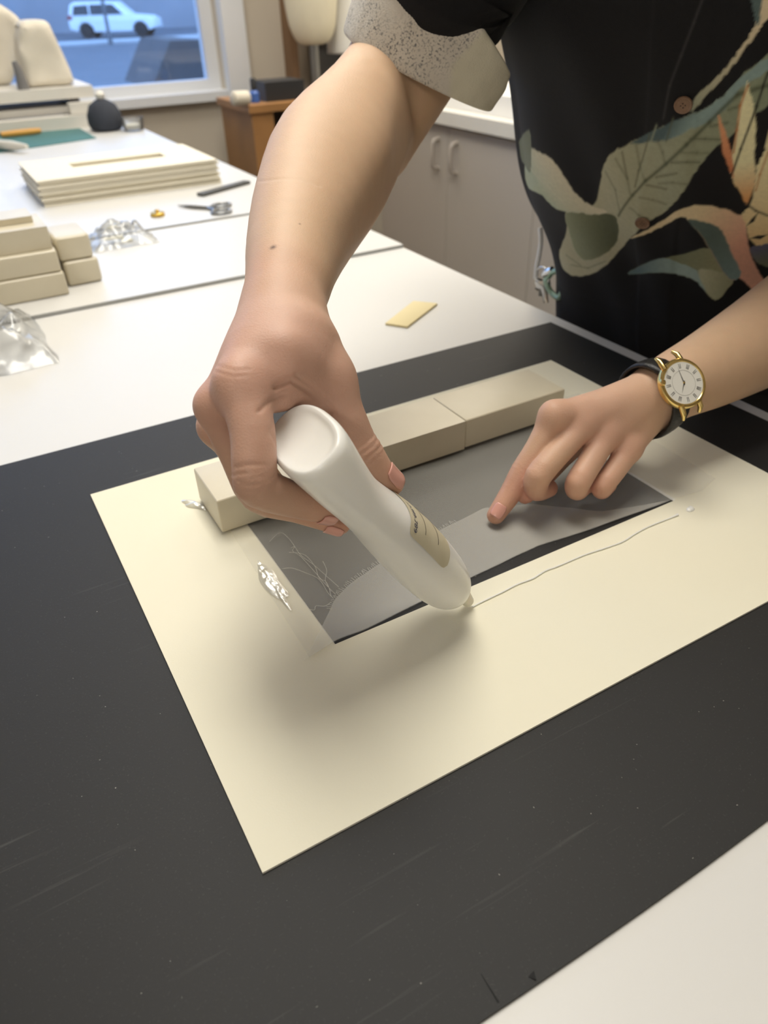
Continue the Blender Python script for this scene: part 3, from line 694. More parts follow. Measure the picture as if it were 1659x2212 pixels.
# crumpled clear bags
m_bag = clear_mat('clear_bag', (.95, .96, .97), gloss=.15, haze=.13, rough=.16)
def crumple(name, ctr, rx, ry, h, seed, m, n=26):
    V, F = [], []
    for i in range(n + 1):
        for j in range(n + 1):
            u, v = 2 * i / n - 1, 2 * j / n - 1
            r = max(abs(u), abs(v)); base = h * (1 - r ** 2)
            z = base * (.55 + .9 * abs(noise.noise((u * 2.2 + seed, v * 2.2, seed)))) + h * .35 * abs(noise.noise((u * 5 + seed, v * 5, 1))) * (1 - r)
            x = u * rx * (1 + .12 * noise.noise((u * 2, v * 2, seed + 4))); y = v * ry * (1 + .12 * noise.noise((u * 2, v * 2, seed + 8)))
            V.append((ctr[0] + x, ctr[1] + y, ctr[2] + .0006 + max(z, 0)))
    F = [(i*(n+1)+j, (i+1)*(n+1)+j, (i+1)*(n+1)+j+1, i*(n+1)+j+1) for i in range(n) for j in range(n)]
    return mobj(name, V, F, m, smooth=True)
q = onz(262, 520, zt2); e = tag(empty('plastic_bag', tuple(q)), 'small crumpled clear bag with cream scraps beside the stone stack', 'bag')
world_child(crumple('film', (q[0], q[1], zt2), .052, .045, .030, 2, m_bag), e)
m_scrap = mat('paper_scrap', srgb(226, 220, 196), .8)
for k in range(4):
    aa = k * 1.5; cx_, cy_ = q[0] - .006 + .013 * math.cos(aa), q[1] - .01 + .011 * math.sin(aa)
    prism('scrap', [(cx_ - .009, cy_ - .005), (cx_ + .008, cy_ - .007), (cx_ + .01, cy_ + .004), (cx_ - .007, cy_ + .008)], 'z', zt2 + .0012 + .003 * k, zt2 + .003 + .003 * k, m_scrap, e)
q = onz(-8, 760, Z_TABLE)
tag(crumple('plastic_bag', (q[0] - .006, q[1] + .01, Z_TABLE), .062, .085, .055, 6, m_bag), 'crumpled clear plastic bag at the left edge of the near table', 'bag')
# ---------------------------------------------------------------- far end of the room
# platform with the covered machine
m_plat = mat('platform_laminate', srgb(226, 222, 214), .5, .02)
m_cloth = mat('cover_cotton', srgb(228, 220, 204), .9, .05, 18, .5, 120)
m_grey = mat('grey_metal', srgb(120, 118, 118), .5, .05)
m_wood = mat('wood_oak', srgb(176, 128, 78), .55, .12, 12, .1, 90)
m_blk = mat('black_plastic', srgb(44, 45, 48), .5, .05)
YP = 2.50
def fz(u, v, Y=YP): q = ony(u, v, Y); return q[0], q[2]
xr, zt_ = fz(199, 184); _, zb_ = fz(199, 209)
zl = .0004
pf = tag(empty('machine_stand', (xr - .35, YP + .15, 0)), 'white slab stand under the covered machine at the upper left', 'stand')
box('slab', xr - .75, xr, YP, YP + .28, zb_, zt_, m_plat, pf, bevel=.006)
x_, zc_ = fz(150, 243)
box('shelf', xr - .75, xr - .02, YP + .02, YP + .25, zc_ - .004, zc_ + .016, m_plat, pf, bevel=.003)
for xx in (xr - .7, xr - .40, xr - .07): box('support', xx, xx + .03, YP + .04, YP + .22, zl, zb_, m_grey, pf)
xa, za = fz(160, 238); tag(box('white_carton', xr - .085, xr - .004, YP - .03, YP + .0, zl + .036, zb_ - .01, m_plat, bevel=.003), 'small white carton at the right end of the machine stand', 'box')
xb, zb2 = fz(200, 262); tag(box('long_white_box', xr - .76, xr - .002, YP - .05, YP - .002, zl, zl + .034, m_plat, bevel=.003), 'long flat white box in front of the machine stand', 'box')
def cover(name, poly, y0, y1, label, seed):
    bm = bmesh.new()
    lo = [bm.verts.new((x, y0 + .03 * (k % 2) * 0, z)) for k, (x, z) in enumerate(poly)]; hi = [bm.verts.new((x, y1, z)) for x, z in poly]; n = len(poly)
    bm.faces.new(lo); bm.faces.new(hi[::-1])
    for i in range(n): bm.faces.new((lo[i], hi[i], hi[(i+1) % n], lo[(i+1) % n]))
    bmesh.ops.recalc_face_normals(bm, faces=bm.faces)
    bmesh.ops.bevel(bm, geom=bm.edges[:], offset=.02, segments=3, profile=.5, affect='EDGES')
    bmesh.ops.triangulate(bm, faces=bm.faces); bmesh.ops.subdivide_edges(bm, edges=bm.edges[:], cuts=3, use_grid_fill=True)
    zmin = min(z for x, z in poly)
    for v in bm.verts:
        k = .012 * noise.noise((v.co.x * 14 + seed, v.co.y * 14, v.co.z * 9)) + .006 * noise.noise((v.co.x * 40, v.co.y * 40 + seed, v.co.z * 20))
        v.co.y += k; v.co.x += k * .5; v.co.z = max(v.co.z, zmin)
    return tag(bm_obj(name, bm, m_cloth, smooth=True, auto=180), label, 'cover')
Yc = YP + .04
P = lambda L_, Y: [fz(u, v, Y) for u, v in L_]
pc = P([(57, 189), (44, 110), (41, 60), (50, 44), (104, 42), (118, 70), (160, 165), (163, 184)], Yc); pc = [(x, max(z, zt_ + .0006)) for x, z in pc]
pc[0] = (pc[0][0], zt_ + .0006); pc[-1] = (pc[-1][0], zt_ + .0006)
cover('machine_cover', pc, Yc, Yc + .14, 'pale cotton dust cover with a sloping front on the machine stand', 2)
pc = P([(-90, 195), (-90, 0), (-10, 2), (22, 22), (52, 46), (40, 90), (36, 150), (30, 192)], Yc + .15); pc[0] = (pc[0][0], zt_ + .0006); pc[-1] = (pc[-1][0], zt_ + .0006)
cover('machine_cover', pc, Yc + .15, Yc + .24, 'large pale cotton cover at the left edge of the machine stand', 5)
x_, z_ = fz(38, 150, Yc - .02); tag(tube('grey_post', [(x_ + .004, Yc - .01, zt_ + .0005), (x_ + .002, Yc - .012, zt_ + .05), (x_ - .002, Yc - .01, z_ + .02)], [.018, .012, .008], m_grey), 'short grey metal post between the two cotton covers', 'post')
# cutting mat, cutter, bone folder
m_mat = mat('cutting_mat_teal', srgb(74, 122, 122), .7, .05, 10)
q = [onz(u, v, .0015)[:2] for u, v in ((-60, 338), (208, 298), (172, 277), (-60, 298))]
tag(prism('cutting_mat', [tuple(p) for p in q], 'z', .0002, .0022, m_mat, bevel=.0005), 'teal green cutting mat on the far white table', 'cutting mat')
m_or = mat('orange_plastic', srgb(216, 160, 72), .4, .04)
a, b = Vector(onz(2, 291, .012)), Vector(onz(88, 282, .012))
e = tag(empty('craft_knife', tuple(a)), 'orange handled craft knife lying on the cutting mat', 'knife')
tube('handle', [a, a.lerp(b, .3), a.lerp(b, .8), b], [.0075, .0085, .0085, .007], m_or, e, n=10)
d = (a - b).normalized(); tube('blade', [a, a + d * .03, a + d * .05], [.005, .004, .0008], m_steel, e, n=6, flat=.2)
m_bone = mat('bone_white', srgb(228, 224, 214), .5, .03)
a, b = Vector(onz(-60, 308, .016)), Vector(onz(58, 316, .016))
tag(tube('bone_folder', [a, a.lerp(b, .4), a.lerp(b, .75), b], [.014, .014, .013, .006], m_bone, n=12, flat=.75), 'off-white bone folder at the near edge of the cutting mat', 'folder')
# dark round weight with pale knob, clear jar
q = onz(232, 281, .0004)
e = tag(empty('bag_weight', tuple(q)), 'dark grey round cloth weight with a pale knob', 'weight')
lathe('bag', [(.030, 0), (.044, .004), (.050, .02), (.049, .042), (.038, .066), (.02, .078), (.01, .082)], mat('dark_cloth', srgb(58, 62, 72), .9, .1, 40, .4, 200), e, tuple(q), n=28)
lathe('knob', [(.008, .080), (.013, .086), (.014, .094), (.008, .101), (.002, .103)], m_bone, e, tuple(q), n=18)
q = onz(290, 282, .0004)
e = tag(empty('clear_tub', tuple(q)), 'low clear plastic tub beside the dark round weight', 'tub')
lathe('tub', [(.024, 0), (.028, .002), (.032, .034), (.030, .034), (.026, .004)], m_bag, e, tuple(q), n=24)
lathe('contents', [(.020, .005), (.024, .006), (.025, .016), (.018, .018)], m_scrap, e, tuple(q), n=20)
# wooden stand right of the window pier
YW = 2.36
def fx(u, v): q = ony(u, v, YW); return q[0], q[2]
xa, zt3 = fx(541, 228); xb = xa + .25
e = tag(empty('wooden_stand', ((xa + xb) / 2, YW + .15, Z_FLOOR)), 'light wooden side table against the far wall', 'side table')
box('top', xa - .01, xb, YW - .01, YW + .30, zt3 - .022, zt3, m_wood, e, bevel=.003)
box('side_panel', xa, xa + .075, YW, YW + .29, Z_FLOOR, zt3 - .022, m_wood, e, bevel=.003)
box('side_panel', xb - .03, xb - .01, YW, YW + .29, Z_FLOOR, zt3 - .022, m_wood, e, bevel=.003)
box('back_panel', xa + .075, xb - .03, YW + .27, YW + .29, Z_FLOOR, zt3 - .022, m_grey, e)
box('shelf', xa + .075, xb - .03, YW + .02, YW + .27, Z_FLOOR + .35, Z_FLOOR + .37, m_wood, e)
x0_, z0_ = fx(586, 222)
tag(box('black_case', x0_, x0_ + .14, YW + .04, YW + .16, zt3 + .0005, zt3 + .056, m_blk, bevel=.006), 'black flat case on the wooden side table', 'case')
x0_, z0_ = fx(566, 222)
e = tag(empty('spray_bottle', (x0_, YW + .06, zt3)), 'small blue bottle with black cap on the wooden table', 'bottle')
lathe('body', [(.012, .0005), (.016, .002), (.016, .028), (.009, .036)], mat('blue_plastic', srgb(70, 110, 190), .3), e, (x0_, YW + .06, zt3), n=20)
lathe('cap', [(.008, .036), (.010, .038), (.010, .066), (.007, .070)], m_blk, e, (x0_, YW + .06, zt3), n=16)
x0_, z0_ = fx(522, 230)
lathe_o = lathe('cloth_roll', [(.016, 0), (.021, .004), (.021, .056), (.016, .06)], m_cloth, None, (x0_ + .03, YW + .01, zt3 + .021), (-1, -.2, .05), 18)
tag(lathe_o, 'small rolled cloth hanging over the wooden table end', 'cloth')
# brown upright and dress forms
YD = 2.66
m_form = mat('form_canvas', srgb(232, 224, 200), .9, .06, 14, .5, 140)
x0_, _ = ony(634, 130, 2.8)[[0, 2]]
tag(box('wooden_batten', x0_ - .012, x0_ + .018, 2.79, 2.858, Z_FLOOR, 1.2, mat('batten_brown', srgb(128, 98, 70), .6, .1, 14), bevel=.002), 'tall brown wooden batten leaning on the far wall', 'batten')
def dress_form(label, u, vb, Y, w, h, m, hem=0, seed=1):
    q = ony(u, vb, Y); x, z = q[0], q[2]
    e = tag(empty('dress_form', (x, Y, Z_FLOOR)), label, 'dress form', 'dress forms at the far wall')
    prof = [(w * .35, 0), (w * .62, h * .02), (w * .85, h * .10), (w * .98, h * .25), (w, h * .40), (w * .80, h * .58), (w * .78, h * .66), (w * .95, h * .82), (w * .8, h * .93), (w * .35, h * .97), (w * .3, h * 1.06)] if not hem else [(w * 1.25, 0), (w * 1.2, h * .1), (w * 1.05, h * .3), (w, h * .5), (w * .8, h * .62), (w * .95, h * .8), (w * .7, h * .95), (w * .3, h)]
    V, F, n = [], [], 40
    pr = smooth_pts([(a, b, 0) for a, b in prof], 4)
    for r, hh_, _ in pr:
        for k in range(n):
            a = 2 * math.pi * k / n; rr_ = r * (1 + (.05 if not hem else .11 * (1 - hh_ / h)) * noise.noise((math.cos(a) * 3 + seed, math.sin(a) * 3, hh_ * 6)))
            V.append((x + rr_ * math.cos(a), Y + rr_ * .8 * math.sin(a), z + hh_))
    for i in range(len(pr) - 1):
        for k in range(n): F.append((i*n+k, i*n+(k+1) % n, (i+1)*n+(k+1) % n, (i+1)*n+k))
    F += [tuple(range(n))[::-1], tuple((len(pr)-1)*n + k for k in range(n))]
    mobj('torso_cover', V, F, m, e)
    lathe('pole', [(.016, 0), (.016, z - Z_FLOOR + .02)], m_steel, e, (x, Y, Z_FLOOR), n=14)
    lathe('base', [(.10, 0.0005), (.10, .012), (.05, .03), (.02, .06)], m_blk, e, (x, Y, Z_FLOOR), n=28)
    return e
dress_form('cream canvas covered dress form on a grey pole', 678, 96, YD, .100, .62, m_form, 0, 3)
dress_form('white cloth draped dress form half hidden behind the sleeve', 772, 112, 2.72, .092, .62, mat('white_drape', srgb(244, 242, 236), .9, .03, 10, .3, 80), 1, 8)
x0_, z0_ = ony(700, 150, 2.79)[[0, 2]]
e = tag(empty('wall_locker', (x0_ + .03, 2.8, z0_)), 'narrow dark grey locker on the far wall between the dress forms', 'locker')
box('body', x0_ - .03, x0_ + .10, 2.80, 2.858, z0_ - .35, z0_ + .10, m_grey, e, bevel=.004)
dr = box('door', x0_ - .025, x0_ + .095, 2.785, 2.80, z0_ - .34, z0_ + .09, mat('drawer_grey', srgb(96, 96, 98), .5), e, bevel=.003); box('handle', x0_ + .07, x0_ + .08, 2.77, 2.785, z0_ - .12, z0_ - .05, m_steel, dr, bevel=.002)
# ---------------------------------------------------------------- cabinets along the right
m_cab = mat('cabinet_laminate', srgb(196, 188, 178), .5, .02, 3)
m_hand = mat('handle_plastic', srgb(188, 178, 168), .4, .02)
XC = 1.5
ztop = onx(1020, 258, XC)[2]; zun = ztop - .006
YH = [onx(945, 330, XC)[1], onx(990, 335, XC)[1]]
ymid = sum(YH) / 2 ; dw = .46
zh0, zh1 = onx(943, 362, XC)[2], onx(941, 297, XC)[2]
for k, lab in enumerate(('pale grey base cabinet with paired handles behind the elbow', 'pale grey base cabinet beside the patterned shirt', 'pale grey base cabinet hidden behind the person')):
    ya = ymid - k * 2 * dw
    e = tag(empty('base_cabinet', (XC + .3, ya, Z_FLOOR)), lab, 'cabinet', 'base cabinets along the right wall')
    yA, yB = ya - dw, ya + dw
    box('body', XC + .02, XC + .60, yA, yB - .001, Z_FLOOR + .08, zun - .022, m_cab, e, bevel=0)
    for s_, (da, db) in enumerate(((yA, ya), (ya, yB))):
        dr = box('door', XC, XC + .0195, da + .0015, db - .0015, Z_FLOOR + .10, zun - .03, m_cab, e, bevel=.0015)
        yh = (da + .055 if s_ == 1 else db - .055)
        tube('handle', [(XC - .0005, yh, zh1), (XC - .020, yh, zh1 - .004), (XC - .026, yh, zh1 - .014), (XC - .026, yh, zh0 + .014), (XC - .020, yh, zh0 + .004), (XC - .0005, yh, zh0)], .0065, m_hand, dr, n=10)
m_top = mat('countertop_white', srgb(240, 236, 226), .35, .02)
tag(box('countertop', XC - .02, XC + .62, ymid - dw * 5.0, ymid + dw + .02, zun - .021, zun + .019, m_top, bevel=.008), 'white rounded countertop over the grey cabinets', 'countertop')
m_paper = mat('white_paper', srgb(246, 244, 240), .8, .01)
tag(box('paper_stack', XC + .04, XC + .50, ymid - .55, ymid + .35, zun + .0195, zun + .075, m_paper, bevel=.002), 'tall white stack of paper sheets on the countertop', 'paper')
# ---------------------------------------------------------------- the person leaning over the table
person = tag(empty('person', (.78, .36, Z_FLOOR)), 'person in a black tropical-print shirt leaning over the table, squeezing a glue bottle', 'person')
def skin_mat():
    m = mat('skin', (1, 1, 1), .48, .05, 90, .22, 900, spec=.35, sss=.22, attr='Col', detail=4)
    return m
m_skin = skin_mat()
cdir = -(R.T @ np.array([0, 0, 1.0]))
VR, FR = mesh_sdf(f_right, *chain_bounds(R_all), .00115)
VL, FL = mesh_sdf(f_left, *chain_bounds(L_all), .00125)
# skin folds pressed into the right hand and forearm
def quad_normals(V, F):
    n = np.zeros_like(V); fn = np.cross(V[F[:, 2]] - V[F[:, 0]], V[F[:, 3]] - V[F[:, 1]])
    for k in range(4): np.add.at(n, F[:, k], fn)
    return n / np.maximum(np.linalg.norm(n, axis=1, keepdims=True), 1e-12)
NR = quad_normals(VR, FR); PR = proj(VR)
front = (NR * (C0 - VR)).sum(1) > 0
for L_, w_px, dep in (([(596, 838), (630, 824), (667, 846), (690, 866), (712, 892)], 6.0, .0016), ([(640, 812), (676, 838), (706, 868), (726, 894)], 5.0, .0009), ([(614, 853), (582, 868), (560, 888)], 5.0, .0009), ([(508, 1010), (538, 1003), (570, 1004)], 3.2, .0005), ([(512, 1040), (535, 1047), (556, 1046)], 3.2, .0005), ([(504, 1026), (530, 1022)], 3.0, .0004),
                      ([(596, 900), (585, 935), (600, 965)], 4.0, .0005), ([(560, 392), (610, 386), (650, 388), (692, 402)], 3.0, .00025), ([(470, 790), (505, 800), (540, 798)], 3.0, .0003), ([(465, 802), (500, 812), (532, 812)], 3.0, .0003)):
    dd = np.full(len(VR), 1e9); Q = np.array(L_, float)
    near_ = front & (PR[:, 0] > Q[:, 0].min() - 30) & (PR[:, 0] < Q[:, 0].max() + 30) & (PR[:, 1] > Q[:, 1].min() - 30) & (PR[:, 1] < Q[:, 1].max() + 30); ii = np.where(near_)[0]
    xy = PR[ii, :2]; d0 = np.full(len(ii), 1e9)
    for p_, q_ in zip(Q[:-1], Q[1:]):
        e_ = q_ - p_; t = np.clip(((xy - p_) @ e_) / (e_ @ e_), 0, 1); d0 = np.minimum(d0, np.linalg.norm(xy - p_ - t[:, None] * e_, axis=1))
    VR[ii] -= NR[ii] * (dep * np.exp(-(d0 / w_px) ** 2))[:, None]
# torso, neck and head core (inside the clothes, above the frame)
TS, TF = np.array([-.47, .883, 0]), np.array([-.883, -.47, 0])
SH_R, SH_L = np.array([.489, .520, .358]), np.array([.632, .135, .375])
core = [[(v3((.77, .37, -.05)), .075), (v3((.715, .385, .06)), .075), (v3((.65, .355, .16)), .078), (v3((.60, .32, .27)), .080), (v3((.565, .31, .36)), .068)],
        [(v3(SH_R + np.array([.02, -.03, 0])), .048), (v3((.56, .32, .385)), .055), (v3(SH_L + np.array([-.02, .03, 0])), .048)],
        [(v3((.56, .315, .38)), .055), (v3((.535, .30, .47)), .052), (v3((.52, .292, .50)), .052)],
        [(v3((.515, .29, .53)), .070), (v3((.50, .282, .60)), .078), (v3((.51, .288, .63)), .076)],
        [(v3((.452, .258, .545)), .012), (v3((.432, .248, .565)), .012), (v3((.436, .25, .60)), .008)]]
def f_core(P):
    d = None
    for c in core:
        e = chain(P, c); d = e if d is None else smin(d, e, .03)
    return d
VC, FC = mesh_sdf(f_core, *chain_bounds(core, .03), .006)
Vb = np.concatenate([VR, VL, VC]); Fb = np.concatenate([FR, FL + len(VR), FC + len(VR) + len(VL)])
body = npmesh('body', Vb, Fb, m_skin, person)
# skin tint: warm base, redder knuckles and finger ends, a mole on the forearm
base = np.array(srgb(212, 178, 147)); red = np.array(srgb(204, 138, 122)); rosy = np.array(srgb(207, 163, 146))
C = np.tile(base, (len(Vb), 1))
def blend(ctr, rad, col, amt):
    w = amt * np.exp(-(np.linalg.norm(Vb - np.asarray(ctr), axis=1) / rad) ** 2)[:, None]
    C[:] = C * (1 - w) + col * w
for k in ('RH_index', 'RH_middle', 'RH_ring', 'LH_index', 'LH_middle', 'LH_ring', 'LH_pinky'):
    j = JOINTS[k]; blend(j[0][0], .016, red, .40)
    blend(j[2][0], .014, red, .34); blend(j[-1][0], .014, red, .62); blend(j[-2][0], .014, red, .35)
for k in ('RH_thumb', 'LH_thumb'): blend(JOINTS[k][3][0], .012, red, .35); blend(JOINTS[k][-1][0], .016, red, .55)
blend(at(545, 780, .36), .05, rosy, .55); blend(at(650, 780, .37), .05, rosy, .5); blend(at(560, 930, .34), .05, rosy, .6); blend(at(760, 900, .38), .04, rosy, .5)
blend(at(1290, 900, .54), .06, rosy, .55); blend(at(580, 600, .40), .022, red, .22)
pv = proj(Vb)
def surf_pt(u, v, n0, n1):
    q = pv[n0:n1]; d = np.hypot(q[:, 0] - u, q[:, 1] - v); k = np.where(d < 3)[0]
    return Vb[n0 + k[np.argmin(q[k, 2])]]
blend(surf_pt(591, 532, 0, len(VR)), .0017, np.array(srgb(88, 60, 48)), .95)
blend(surf_pt(650, 483, 0, len(VR)), .0007, np.array(srgb(120, 88, 66)), .8)
set_col(body, C)
# fingernails laid on the finger surface
m_nail = mat('nail', srgb(216, 160, 146), .25, .03, 60, coat=.3)
def nail(f, tip, prev, up, length, width, back=.003):
    t = tip - prev; t = t / np.linalg.norm(t); n = up - t * (up @ t); n = n / np.linalg.norm(n); s = np.cross(n, t)
    nu, nvv = 13, 11; P, Q = [], []
    for i in range(nu):
        for j in range(nvv):
            a, b = i / (nu - 1) * 2 - 1, j / (nvv - 1) * 2 - 1
            w = width * .5 * (1 - .25 * max(0, abs(a) - .45) ** 1.5 / .4); o = tip + t * (a * length * .5 - back + length * .02) + s * (b * w)
            P.append(o + n * .016); Q.append(1 - .35 * b * b)
    P = np.array(P); k = np.zeros(len(P))
    for _ in range(40): k += np.maximum(f((P - n * k[:, None]).astype(np.float32)), 0) * .9
    ok = np.clip(k, .005, .0165 + .003); k = ok
    S = P - n * k[:, None] + n * (.00035 * np.array(Q))[:, None]
    F = [(i*nvv+j, i*nvv+j+1, (i+1)*nvv+j+1, (i+1)*nvv+j) for i in range(nu-1) for j in range(nvv-1)]
    o = mobj('fingernail', S, F, m_nail, person)
    sm = o.modifiers.new('thick', 'SOLIDIFY'); sm.thickness = .0006; sm.offset = -1
    return o
JT = {k: [q[0].astype(float) for q in JOINTS[k]] for k in JOINTS}
nail(f_left, JT['LH_index'][-1], JT['LH_index'][-2], cdir + np.array([-.25, -.1, .3]), .0105, .0090, .0028)
nail(f_right, JT['RH_thumb'][-1], JT['RH_thumb'][-2], cdir * .7 + R.T @ np.array([.75, -.35, 0]), .0125, .0110, .0022)
nail(f_right, JT['RH_index'][-1], JT['RH_index'][-2], cdir * .8 + R.T @ np.array([-.05, .9, 0]), .010, .0085, .0022)
nail(f_right, JT['RH_middle'][-1], JT['RH_middle'][-2], cdir * .5 + R.T @ np.array([0, 1.0, 0]), .010, .0085, .0022)
# hair above the frame
m_hair = mat('hair', srgb(48, 36, 28), .5, .2, 60, .6, 300)
hv = [[(v3((.53, .298, .62)), .088), (v3((.545, .305, .55)), .085), (v3((.565, .315, .48)), .055)]]
VH, FH = mesh_sdf(lambda P: np.maximum(chain(P, hv[0]), -chain(P, [(v3((.46, .262, .56)), .068), (v3((.44, .252, .52)), .075)])), *chain_bounds(hv, .03), .005)
npmesh('hair', VH, FH, m_hair, person)
# ---------------------------------------------------------------- trousers and shoes
m_trou = mat('trouser_black', srgb(30, 30, 33), .85, .1, 40, .3, 500)
tr = [[(v3((.735, .37, .03)), .105), (v3((.775, .365, -.06)), .118), (v3((.79, .365, -.14)), .115)],
      [(v3((.735, .43, -.10)), .088), (v3((.775, .45, -.45)), .062), (v3((.80, .455, -.83)), .052)],
      [(v3((.79, .285, -.10)), .088), (v3((.80, .27, -.45)), .062), (v3((.82, .265, -.83)), .052)],
      [(v3((.705, .335, .035)), .075), (v3((.690, .325, -.02)), .075), (v3((.70, .33, -.10)), .075)], [(v3((.695, .450, .03)), .07), (v3((.70, .455, -.08)), .080)]]
def f_tr(P):
    d = None
    for c in tr: e = chain(P, c); d = e if d is None else smin(d, e, .04)
    return np.maximum(d, P[:, 2] - .085)
VT, FT = mesh_sdf(f_tr, *chain_bounds(tr, .03), .006)
trs = npmesh('trousers', VT, FT, m_trou, person)
a = Vector(onx(1337, 672, .622)); b = Vector(onx(1340, 735, .60))
m_shoe = mat('shoe_black', srgb(28, 28, 30), .5)
for (x, y) in ((.80, .455), (.82, .265)):
    sh = [[(v3((x + .03, y, -.885)), .032), (v3((x - .06, y - .03, -.888)), .034), (v3((x - .14, y - .07, -.892)), .028)]]
    Vs, Fs = mesh_sdf(lambda P: np.maximum(chain(P, sh[0]), -.9148 - P[:, 2]), *chain_bounds(sh, .02), .006); npmesh('shoe', Vs, Fs, m_shoe, person)
# ---------------------------------------------------------------- shirt
def print_mat():
    return mat('shirt_print', (1, 1, 1), .82, .10, 260, .35, 1400, attr='Col', spec=.25, sheen=.05)
m_shirt = print_mat()
RING = [  # centre, half width, half depth, facing turn (0 full turn of chest, 1 hips)
    ((.735, .381, -.045), .166, .112, .7), ((.708, .386, .02), .164, .112, .6), ((.686, .381, .075), .166, .110, .5), ((.650, .364, .13), .172, .112, .25), ((.617, .342, .19), .176, .117, .0),
    ((.585, .318, .26), .176, .122, .0), ((.563, .305, .32), .184, .114, .0), ((.552, .305, .37), .180, .095, .0), ((.548, .308, .41), .140, .075, .0), ((.545, .306, .435), .085, .060, .0)]
NT, NVR = 700, 400
RA_ = np.array([list(c) + [a, b, t] for c, a, b, t in RING])
def catm(P, n):
    out = []; m = len(P) - 1
    for s in np.linspace(0, m - 1e-6, n):
        i = int(s); t = s - i; p0, p1, p2, p3 = P[max(i-1, 0)], P[i], P[i+1], P[min(i+2, m)]
        out.append(.5 * (2*p1 + (p2-p0)*t + (2*p0-5*p1+4*p2-p3)*t*t + (3*p1-p0-3*p2+p3)*t**3))
    return np.array(out)
RR = catm(RA_, NVR)
th = np.concatenate([np.linspace(-math.pi, -1.25, 90, endpoint=False), np.linspace(-1.25, 1.95, 520, endpoint=False), np.linspace(1.95, math.pi, 90, endpoint=False)])      # 0 = centre front, +90 deg = person's right side
tw = RR[:, 5][:, None]
SX = np.array([-.31, .95, 0]); FX = np.array([-.95, -.31, 0])
S_ = TS * (1 - tw) + SX * tw; F_ = TF * (1 - tw) + FX * tw
ct, st = np.cos(th), np.sin(th)
pw = 2.35
kk = (np.abs(ct) ** pw + np.abs(st) ** pw) ** (-1 / pw)
PX = RR[:, None, :3] + (RR[:, 3][:, None] * (st * kk)[None])[..., None] * S_[:, None, :] + (RR[:, 4][:, None] * (ct * kk)[None])[..., None] * F_[:, None, :]
# folds of the cloth
vv = np.linspace(0, 1, NVR)[:, None] * np.ones((1, NT)); tt = np.ones((NVR, 1)) * th[None]
N_ = ct[None, :, None] * F_[:, None, :] + st[None, :, None] * S_[:, None, :]
fold = .0035 * np.sin(tt * 7 + vv * 9 + 1.3 * np.sin(vv * 11)) * (.35 + .65 * np.exp(-((vv - .18) / .22) ** 2)) + .0022 * np.sin(tt * 13 - vv * 21 + 2 * np.sin(tt * 3)) * np.exp(-((vv - .35) / .3) ** 2)
fold += .006 * np.exp(-((tt - 1.25) / .10) ** 2) * np.exp(-((vv - .45) / .35) ** 2)
flare = .012 * np.clip(.12 - vv, 0, 1) / .12
fold += .0016 * (1 / (1 + np.exp(-(tt + .105) / .006)) - 1 / (1 + np.exp(-(tt - .125) / .006)))       # button placket
PX = PX + N_ * (fold + flare)[..., None]
PX[0] += N_[0] * -.003
PXf = PX.reshape(-1, 3)
idx = np.arange(NVR * NT).reshape(NVR, NT)
FS = np.stack([idx[:-1], np.roll(idx[:-1], -1, 1), np.roll(idx[1:], -1, 1), idx[1:]], -1).reshape(-1, 4)[:, ::-1]
shirt = npmesh('shirt', PXf, FS, m_shirt, person)
# the print lives in the shirt's own coordinates (angle round the body, height)
PXp = proj(PX); vis = ((N_ * (C0 - PX)).sum(-1) > 0)
vu, vvv = PXp[..., 0], PXp[..., 1]
def shirt_uv(u, v):
    d = np.where(vis, np.hypot(vu - u, vvv - v), 1e9); i, j = np.unravel_index(np.argmin(d), d.shape)
    return th[j], i / (NVR - 1)
def conv(L_): return np.array([shirt_uv(1050 + x / 2.7241, y / 2.7241) for x, y in L_])
GT, GV = tt.ravel(), vv.ravel()
def inside(poly, x=GT, y=GV):
    P = np.asarray(poly); res = np.zeros(len(x), bool); n = len(P); j = n - 1
    for i in range(n):
        c = ((P[i, 1] > y) != (P[j, 1] > y)) & (x < (P[j, 0] - P[i, 0]) * (y - P[i, 1]) / (P[j, 1] - P[i, 1] + 1e-12) + P[i, 0]); res ^= c; j = i
    return res
def smooth2(L_, k=5):
    P = np.array(L_, float); n = len(P); out = []
    for i in range(n):
        p0, p1, p2, p3 = P[i-1], P[i], P[(i+1) % n], P[(i+2) % n]
        for t in np.arange(k) / k: out.append(.5 * (2*p1 + (p2-p0)*t + (2*p0-5*p1+4*p2-p3)*t*t + (3*p1-p0-3*p2+p3)*t**3))
    return out
SC = np.tile(np.array(srgb(25, 25, 28)), (len(GT), 1))
def nzv(sc, seed):
    r = np.random.RandomState(seed); a = np.zeros(len(GT))
    for k in range(5):
        d = r.uniform(-1, 1, 2); a += np.sin((GT * d[0] * 3 + GV * d[1] * 8) * sc + r.uniform(0, 6))
    return a / 5
KM = np.array([.16, .58])
